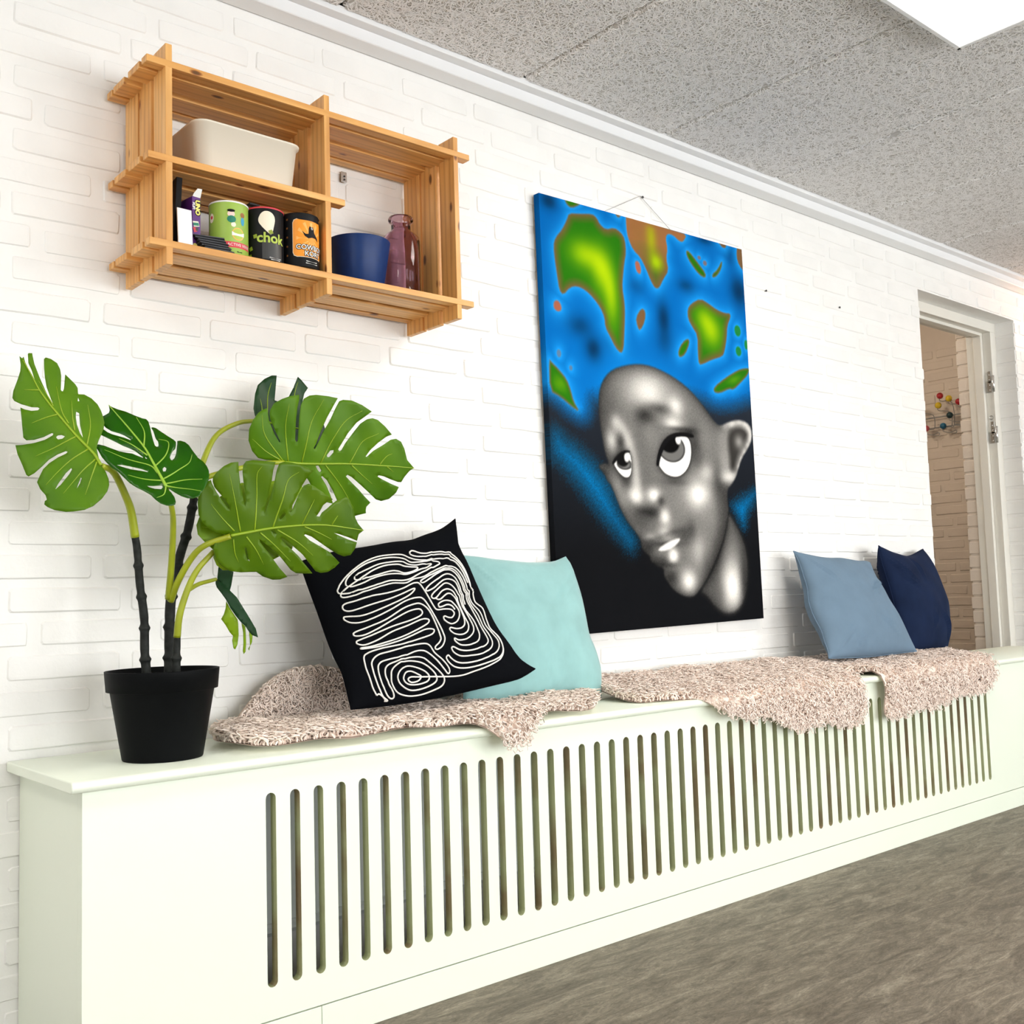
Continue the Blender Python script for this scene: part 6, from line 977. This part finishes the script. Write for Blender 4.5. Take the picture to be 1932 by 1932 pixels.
F = np.concatenate([F, np.stack([np.roll(loop, -1), loop, nb, np.roll(nb, -1)], 1)])
me = fast_mesh('painted_canvas', V, F, False); at = me.attributes.new('paint', 'FLOAT_COLOR', 'POINT')
at.data.foreach_set('color', np.concatenate([C_, np.ones((len(C_), 1))], 1).astype(np.float32).ravel())
t = NT('spray_paint_on_canvas'); a_ = t.n('Attribute', attribute_name='paint'); t.l(a_.outputs['Color'], t.b.inputs['Base Color']); t.b.inputs['Roughness'].default_value = .7; t.b.inputs['Specular IOR Level'].default_value = .03
nz_ = t.n('TexNoise', i_Scale=700.0, i_Detail=2.0); t.l(t.coords(), nz_.inputs['Vector']); t.bump(nz_.outputs[0], .12, .0006)
link('painted_canvas', me, t.m, paint)
MB().box(-PAINT_W / 2 + .002, PAINT_W / 2 - .002, -.004, .001, -PAINT_H / 2 + .002, PAINT_H / 2 - .002).build('stretcher_back', M['canvas_back'], paint)
apex = (2.4755 - PAINT_C[0], .004, 2.080 - PAINT_C[1])
MB().tube([(-.30, -.002, PAINT_H / 2 - .05), apex, (.22, -.002, PAINT_H / 2 - .05)], .0008, 6).build('hanging_wire', M['wire'], paint)
for xn, zn, lab in ((2.4755, 2.0795, 'small dark nail holding the wire of the painting'), (2.012, 1.905, 'small dark nail beside the upper left edge of the painting'), (3.108, 1.884, 'small dark nail in the bricks right of the painting'), (3.576, 1.898, 'small dark nail between the painting and the doorway')):
    nl = MB().lathe([(0, -.004), (.0038, -.004), (.0042, -.003), (.0018, -.002), (.0018, .006)], 12).build('nail', M['nail'], loc=(xn, 0, zn), rot=(math.radians(-90), 0, 0)); tag(nl, lab, 'nail', 'nails in the brick wall')

# ================================================================== CUSHIONS
def along(c, t):
    t = min(max(t, 0.0), 1.0) * (len(c) - 1); i = min(int(t), len(c) - 2); return c[i].lerp(c[i + 1], t - i)
def pillow_pts(key):
    """a cushion spanned between its four seam curves (bottom, top, left, right), swelling to both sides"""
    cs, T, bk = PILLOWS[key]; bot, top, left, right = [[Vector(p) for p in c] for c in cs]
    n = (top[-1] - bot[0]).cross(top[0] - bot[-1]).normalized(); n = -n if n.y > 0 else n
    def at(u, v, side=1):
        a = (u + 1) / 2; b = (v + 1) / 2
        P = (1 - b) * along(bot, a) + b * along(top, a) + (1 - a) * along(left, b) + a * along(right, b) - ((1 - a) * (1 - b) * bot[0] + a * (1 - b) * bot[-1] + (1 - a) * b * top[0] + a * b * top[-1])
        t = T * max(0.0, (1 - u * u) * (1 - v * v)) ** .45
        return P + n * (t if side > 0 else -bk * t)
    return at, n
WRK = {3: .42, 5: .8, 8: 1.0, 11: 1.0}                     # how creased each cover is
def wrinkle(u, v, s):
    ed = max(abs(u), abs(v)); w = 0.0
    for k in range(7):
        rr = random.Random(s * 100 + k); a = rr.uniform(0, 6.28); r0 = rr.uniform(.55, .95); px, py = r0 * math.copysign(1, math.cos(a)) * (1 if k % 2 else abs(math.cos(a))), r0 * math.copysign(1, math.sin(a)) * (abs(math.sin(a)) if k % 2 else 1)
        dx, dy = -px, -py; L = math.hypot(dx, dy); dx /= L; dy /= L
        al = (u - px) * dx + (v - py) * dy; ac = -(u - px) * dy + (v - py) * dx
        w += .0120 * math.exp(-((al - .18) / .24) ** 2) * math.exp(-(ac / .045) ** 2) * math.sin(ac * 60 + 1.2)
    return WRK[s] * w * (1 - ed ** 8) + .0018 * math.sin(u * 9 + s + 3 * v) * math.sin(v * 7 + s) * (1 - ed ** 4)
def pillow(key, name, label, mat, seed, piping=False, group='cushions along the bench'):
    at, n = pillow_pts(key); N = 56
    g = [math.sin(math.pi / 2 * (2 * i / N - 1)) for i in range(N + 1)]
    V = []; F = []; ids = {}
    for side in (1, -1):
        for j, v in enumerate(g):
            for i, u in enumerate(g):
                rim = i in (0, N) or j in (0, N)
                if side < 0 and rim: ids[(side, i, j)] = ids[(1, i, j)]; continue
                p = at(u, v, side)
                if not rim: p = p + n * (wrinkle(u, v, seed) * (1 if side > 0 else -.6))
                ids[(side, i, j)] = len(V); V.append(p)
    for side in (1, -1):
        for j in range(N):
            for i in range(N):
                q = [ids[(side, i, j)], ids[(side, i + 1, j)], ids[(side, i + 1, j + 1)], ids[(side, i, j + 1)]]
                F.append(tuple(q if side > 0 else q[::-1]))
    cen = at(0, 0); basez = min(p[2] for p in PILLOWS[key][0][0])
    root = empty(name, (cen.x, cen.y, basez), label, 'cushion', group)
    o = link('cushion_cover', mesh('cushion_cover', V, F, True), mat); sub(o, root)
    rim = [at(u, -1) for u in g] + [at(1, v) for v in g[1:]] + [at(-u, 1) for u in g[1:]] + [at(-1, -v) for v in g[1:]]
    o = MB().tube(rim, .0022 if piping else .0011, 6, False).build('piping' if piping else 'seam', mat, None); sub(o, root)
    return root, at, n
blk, at_b, n_b = pillow('black', 'cushion', 'black cushion with white cord line drawing near the plant', M['black_cloth'], 3)
th = MB()
for path in THREAD:
    P = smooth_path([Vector((p[0], p[1], 0)) for p in path], 5)
    W = [at_b(p.x, p.y) + n_b * (wrinkle(p.x, p.y, 3) + .0012) for p in P]; th.tube(W, .0019, 5)
sub(th.build('white_cord_drawing', M['thread'], None), blk); blk.children[-1]['label'] = 'white cord line drawing of a face'
pillow('teal', 'cushion', 'pale teal velvet cushion behind the black one', M['teal'], 5)
pillow('grey', 'cushion', 'grey blue cushion with piped edge beside the painting', M['greyblue'], 8, True)
pillow('navy', 'cushion', 'dark navy cushion behind the grey blue one by the doorway', M['navy'], 11, True)

# ================================================================== SHEEPSKINS
SKINS = dict(
    L=([(.945, .17), (.955, .07), (1.0, .045), (1.06, .022), (1.12, .006), (1.20, .010), (1.26, .012), (1.31, .02), (1.39, .018), (1.447, .005), (1.507, -.018), (1.55, -.040), (1.60, -.010), (1.67, .012), (1.74, .010), (1.81, .004), (1.845, .015), (1.92, .09), (1.98, .17), (1.96, .25), (1.88, .31), (1.60, .34), (1.40, .37), (1.33, .455), (1.22, .47), (1.15, .455), (1.10, .415), (1.06, .375), (1.0, .30), (.96, .24)], 11500, 'beige curly sheepskin under the black and teal cushions', .0, 'fleece', .012),
    M=([(2.05, .20), (2.03, .06), (2.10, .03), (2.177, .015), (2.24, -.012), (2.32, -.045), (2.39, -.062), (2.50, -.066), (2.56, -.095), (2.60, -.115), (2.69, -.115), (2.75, -.10), (2.845, -.125), (2.906, -.135), (2.955, -.115), (2.98, -.08), (2.975, -.02), (2.96, .03), (3.0, .12), (3.08, .22), (3.06, .34), (2.8, .365), (2.4, .365), (2.2, .35), (2.1, .31)], 9500, 'beige curly sheepskin draped over the bench edge below the painting', .030, 'fleece2', .0),
    R=([(3.02, .15), (3.01, .07), (3.07, .02), (3.10, -.04), (3.085, -.09), (3.09, -.125), (3.14, -.13), (3.26, -.11), (3.36, -.12), (3.45, -.11), (3.57, -.082), (3.67, -.10), (3.76, -.088), (3.82, -.06), (3.85, -.01), (3.85, .05), (3.92, .15), (3.98, .25), (3.92, .33), (3.6, .36), (3.2, .36), (3.06, .30)], 8500, 'beige curly sheepskin under the blue cushions by the doorway', .016, 'fleece2', .006))
def skin_point(x, s, lift, rise):
    """unrolled skin coordinate s: 0 at the bench's front edge, negative hanging down, beyond the depth climbing the wall"""
    x = np.asarray(x, float); s = np.asarray(s, float); R = .018; q = R * math.pi / 2
    y = np.zeros(x.shape); z = np.zeros(x.shape); ny = np.zeros(x.shape); nz = np.ones(x.shape)
    top = s >= q / 2; a = np.clip((q / 2 - s) / R, 0, math.pi / 2)
    y[:] = BF + s + (R - q / 2); z[:] = BT
    k = ~top; y[k] = BF + R - R * np.sin(a[k]) ; z[k] = BT - R + R * np.cos(a[k]) - np.clip(-q / 2 - s[k], 0, None); ny[k] = -np.sin(a[k]); nz[k] = np.cos(a[k])
    y0 = -.030; s1 = y0 - R - BF - (R - q / 2); b = np.clip((s - s1) / R, 0, math.pi / 2); k = s > s1
    y[k] = y0 - R + R * np.sin(b[k]); z[k] = BT + R - R * np.cos(b[k]) + np.clip(s[k] - s1 - q, 0, None); ny[k] = -np.sin(b[k]); nz[k] = np.cos(b[k])
    wav = lift + .005 * (np.sin(x * 17 + s * 9) + np.sin(x * 31 - s * 23)) * .5 + .004 + rise * np.clip((s - .05) / .25, 0, 1)
    y += ny * wav; z += nz * wav
    return np.stack([x, y, z], -1), np.stack([np.zeros(x.shape), ny, nz], -1)
def sheepskin(key, seed):
    poly, N, label, rise, mt, lift = SKINS[key]; r = np.random.default_rng(seed); P = chaikin(poly, 2)
    root = empty('sheepskin', (float(P[:, 0].mean()), -.18, BT), label, 'sheepskin', 'sheepskins on the bench')
    V2, T = triangulate([[tuple(p) for p in P]], .018); W, Nn = skin_point(V2[:, 0], V2[:, 1], lift, rise)
    n = len(W); me = fast_mesh('hide', np.concatenate([W + Nn * .004, W]), np.concatenate([T, T[:, ::-1] + n])); sub(link('hide', me, M['hide']), root)
    x0, s0 = P.min(0); x1, s1 = P.max(0); xs = []; ss = []
    while len(xs) < N:
        a = r.uniform(x0, x1, 4000); b = r.uniform(s0, s1, 4000); k = in_poly(a, b, P); xs += a[k].tolist(); ss += b[k].tolist()
    xs = np.array(xs[:N]); ss = np.array(ss[:N]); W, Nn = skin_point(xs, ss, lift + .002, rise)
    tx = np.tile([1.0, 0, 0], (N, 1)); ty = np.cross(Nn, tx)
    flow = r.uniform(0, 2 * np.pi, N); tilt = r.uniform(.0, .55, N); D = Nn * np.cos(tilt)[:, None] + (tx * np.cos(flow)[:, None] + ty * np.sin(flow)[:, None]) * np.sin(tilt)[:, None]
    D[:, 2] -= .25 * (1 - Nn[:, 2]); H = r.uniform(.018, .034, N); ph = r.uniform(0, 6.28, N); turn = r.choice([-1, 1], N) * r.uniform(5.5, 10.0, N); big = 1.35 if key == 'L' else 1.1; rc = r.uniform(.0040, .0070, N) * big; R0 = r.uniform(.0014, .0022, N) * (big + .1)
    m, sd = 8, 3; C = np.zeros((m, N, 3))
    for j in range(m):
        tt = j / (m - 1); hh = H * (tt ** .8) * (1 - .25 * tt * tt); a = ph + turn * tt
        C[j] = W + D * hh[:, None] + (tx * np.cos(a)[:, None] + ty * np.sin(a)[:, None]) * (rc * (.3 + tt))[:, None] - np.array([0, 0, 1.0]) * (.006 * tt * tt * (1 - Nn[:, 2]))[:, None]
    VV = np.zeros((N, m, sd, 3))
    for j in range(m):
        tg = C[min(j + 1, m - 1)] - C[max(j - 1, 0)]; tg /= np.linalg.norm(tg, axis=1)[:, None] + 1e-9
        u = np.cross(tg, [.31, .52, .79]); u /= np.linalg.norm(u, axis=1)[:, None] + 1e-9; w = np.cross(tg, u); rad = R0 * (1 - .55 * (j / (m - 1)) ** 2)
        for k in range(sd): a = 2 * np.pi * k / sd; VV[:, j, k] = C[j] + (u * math.cos(a) + w * math.sin(a)) * rad[:, None]
    base = np.arange(N) * m * sd; FF = []
    for j in range(m - 1):
        for k in range(sd): q = (k + 1) % sd; FF.append(np.stack([base + j * sd + k, base + j * sd + q, base + (j + 1) * sd + q, base + (j + 1) * sd + k], 1))
    me = fast_mesh('fleece', VV.reshape(-1, 3), np.concatenate(FF)); o = link('fleece', me, M[mt]); o['kind'] = 'stuff'; sub(o, root)
for i, k in enumerate('LMR'): sheepskin(k, 20 + i)

# ================================================================== COAT RACK IN THE HALL
rack = empty('coat_rack', (HX - .03, .84, 1.75), 'wire wall coat rack with coloured ball hooks in the hall', 'coat rack')
def inr(o): sub(o, rack)
for z_ in (1.806, 1.746): inr(MB().tube([(HX - .03, .35, z_), (HX - .03, 1.25, z_)], .0042, 8).build('rail', M['wire'], None))
for ya in (.40, 1.20): inr(MB().tube([(HX, ya, 1.776), (HX - .03, ya, 1.776), (HX - .03, ya, 1.806)], .004, 8).build('wall_mount', M['wire'], None))
for y_, z_, cm, up_ in ((.789, 1.921, 'ball_red', 1), (.737, 1.897, 'ball_yellow', 1), (.803, 1.867, 'ball_yellow', 0), (.908, 1.867, 'ball_green', 0), (.738, 1.800, 'ball_teal', 0), (.781, 1.743, 'ball_blue', 0), (.885, 1.743, 'ball_rose', 0), (.68, 1.87, 'ball_red', 1), (.63, 1.745, 'ball_green', 0)):
    bx = HX - .075; P = [(bx, y_, z_), (bx, y_, z_ - .03), (HX - .035, y_ - .05, z_ - .045), (HX - .035, y_ - .055, 1.746 if z_ > 1.76 else 1.715), (HX - .035, y_ - .02, 1.706 if z_ < 1.76 else 1.74)]
    inr(MB().tube(smooth_path(P, 4), .0028, 6).build('hook_wire', M['wire'], None))
    b = MB().lathe([(.0185 * math.sin(i * math.pi / 12), -.0185 * math.cos(i * math.pi / 12)) for i in range(13)], 20).build('ball', M[cm], None, loc=(bx, y_, z_)); inr(b)
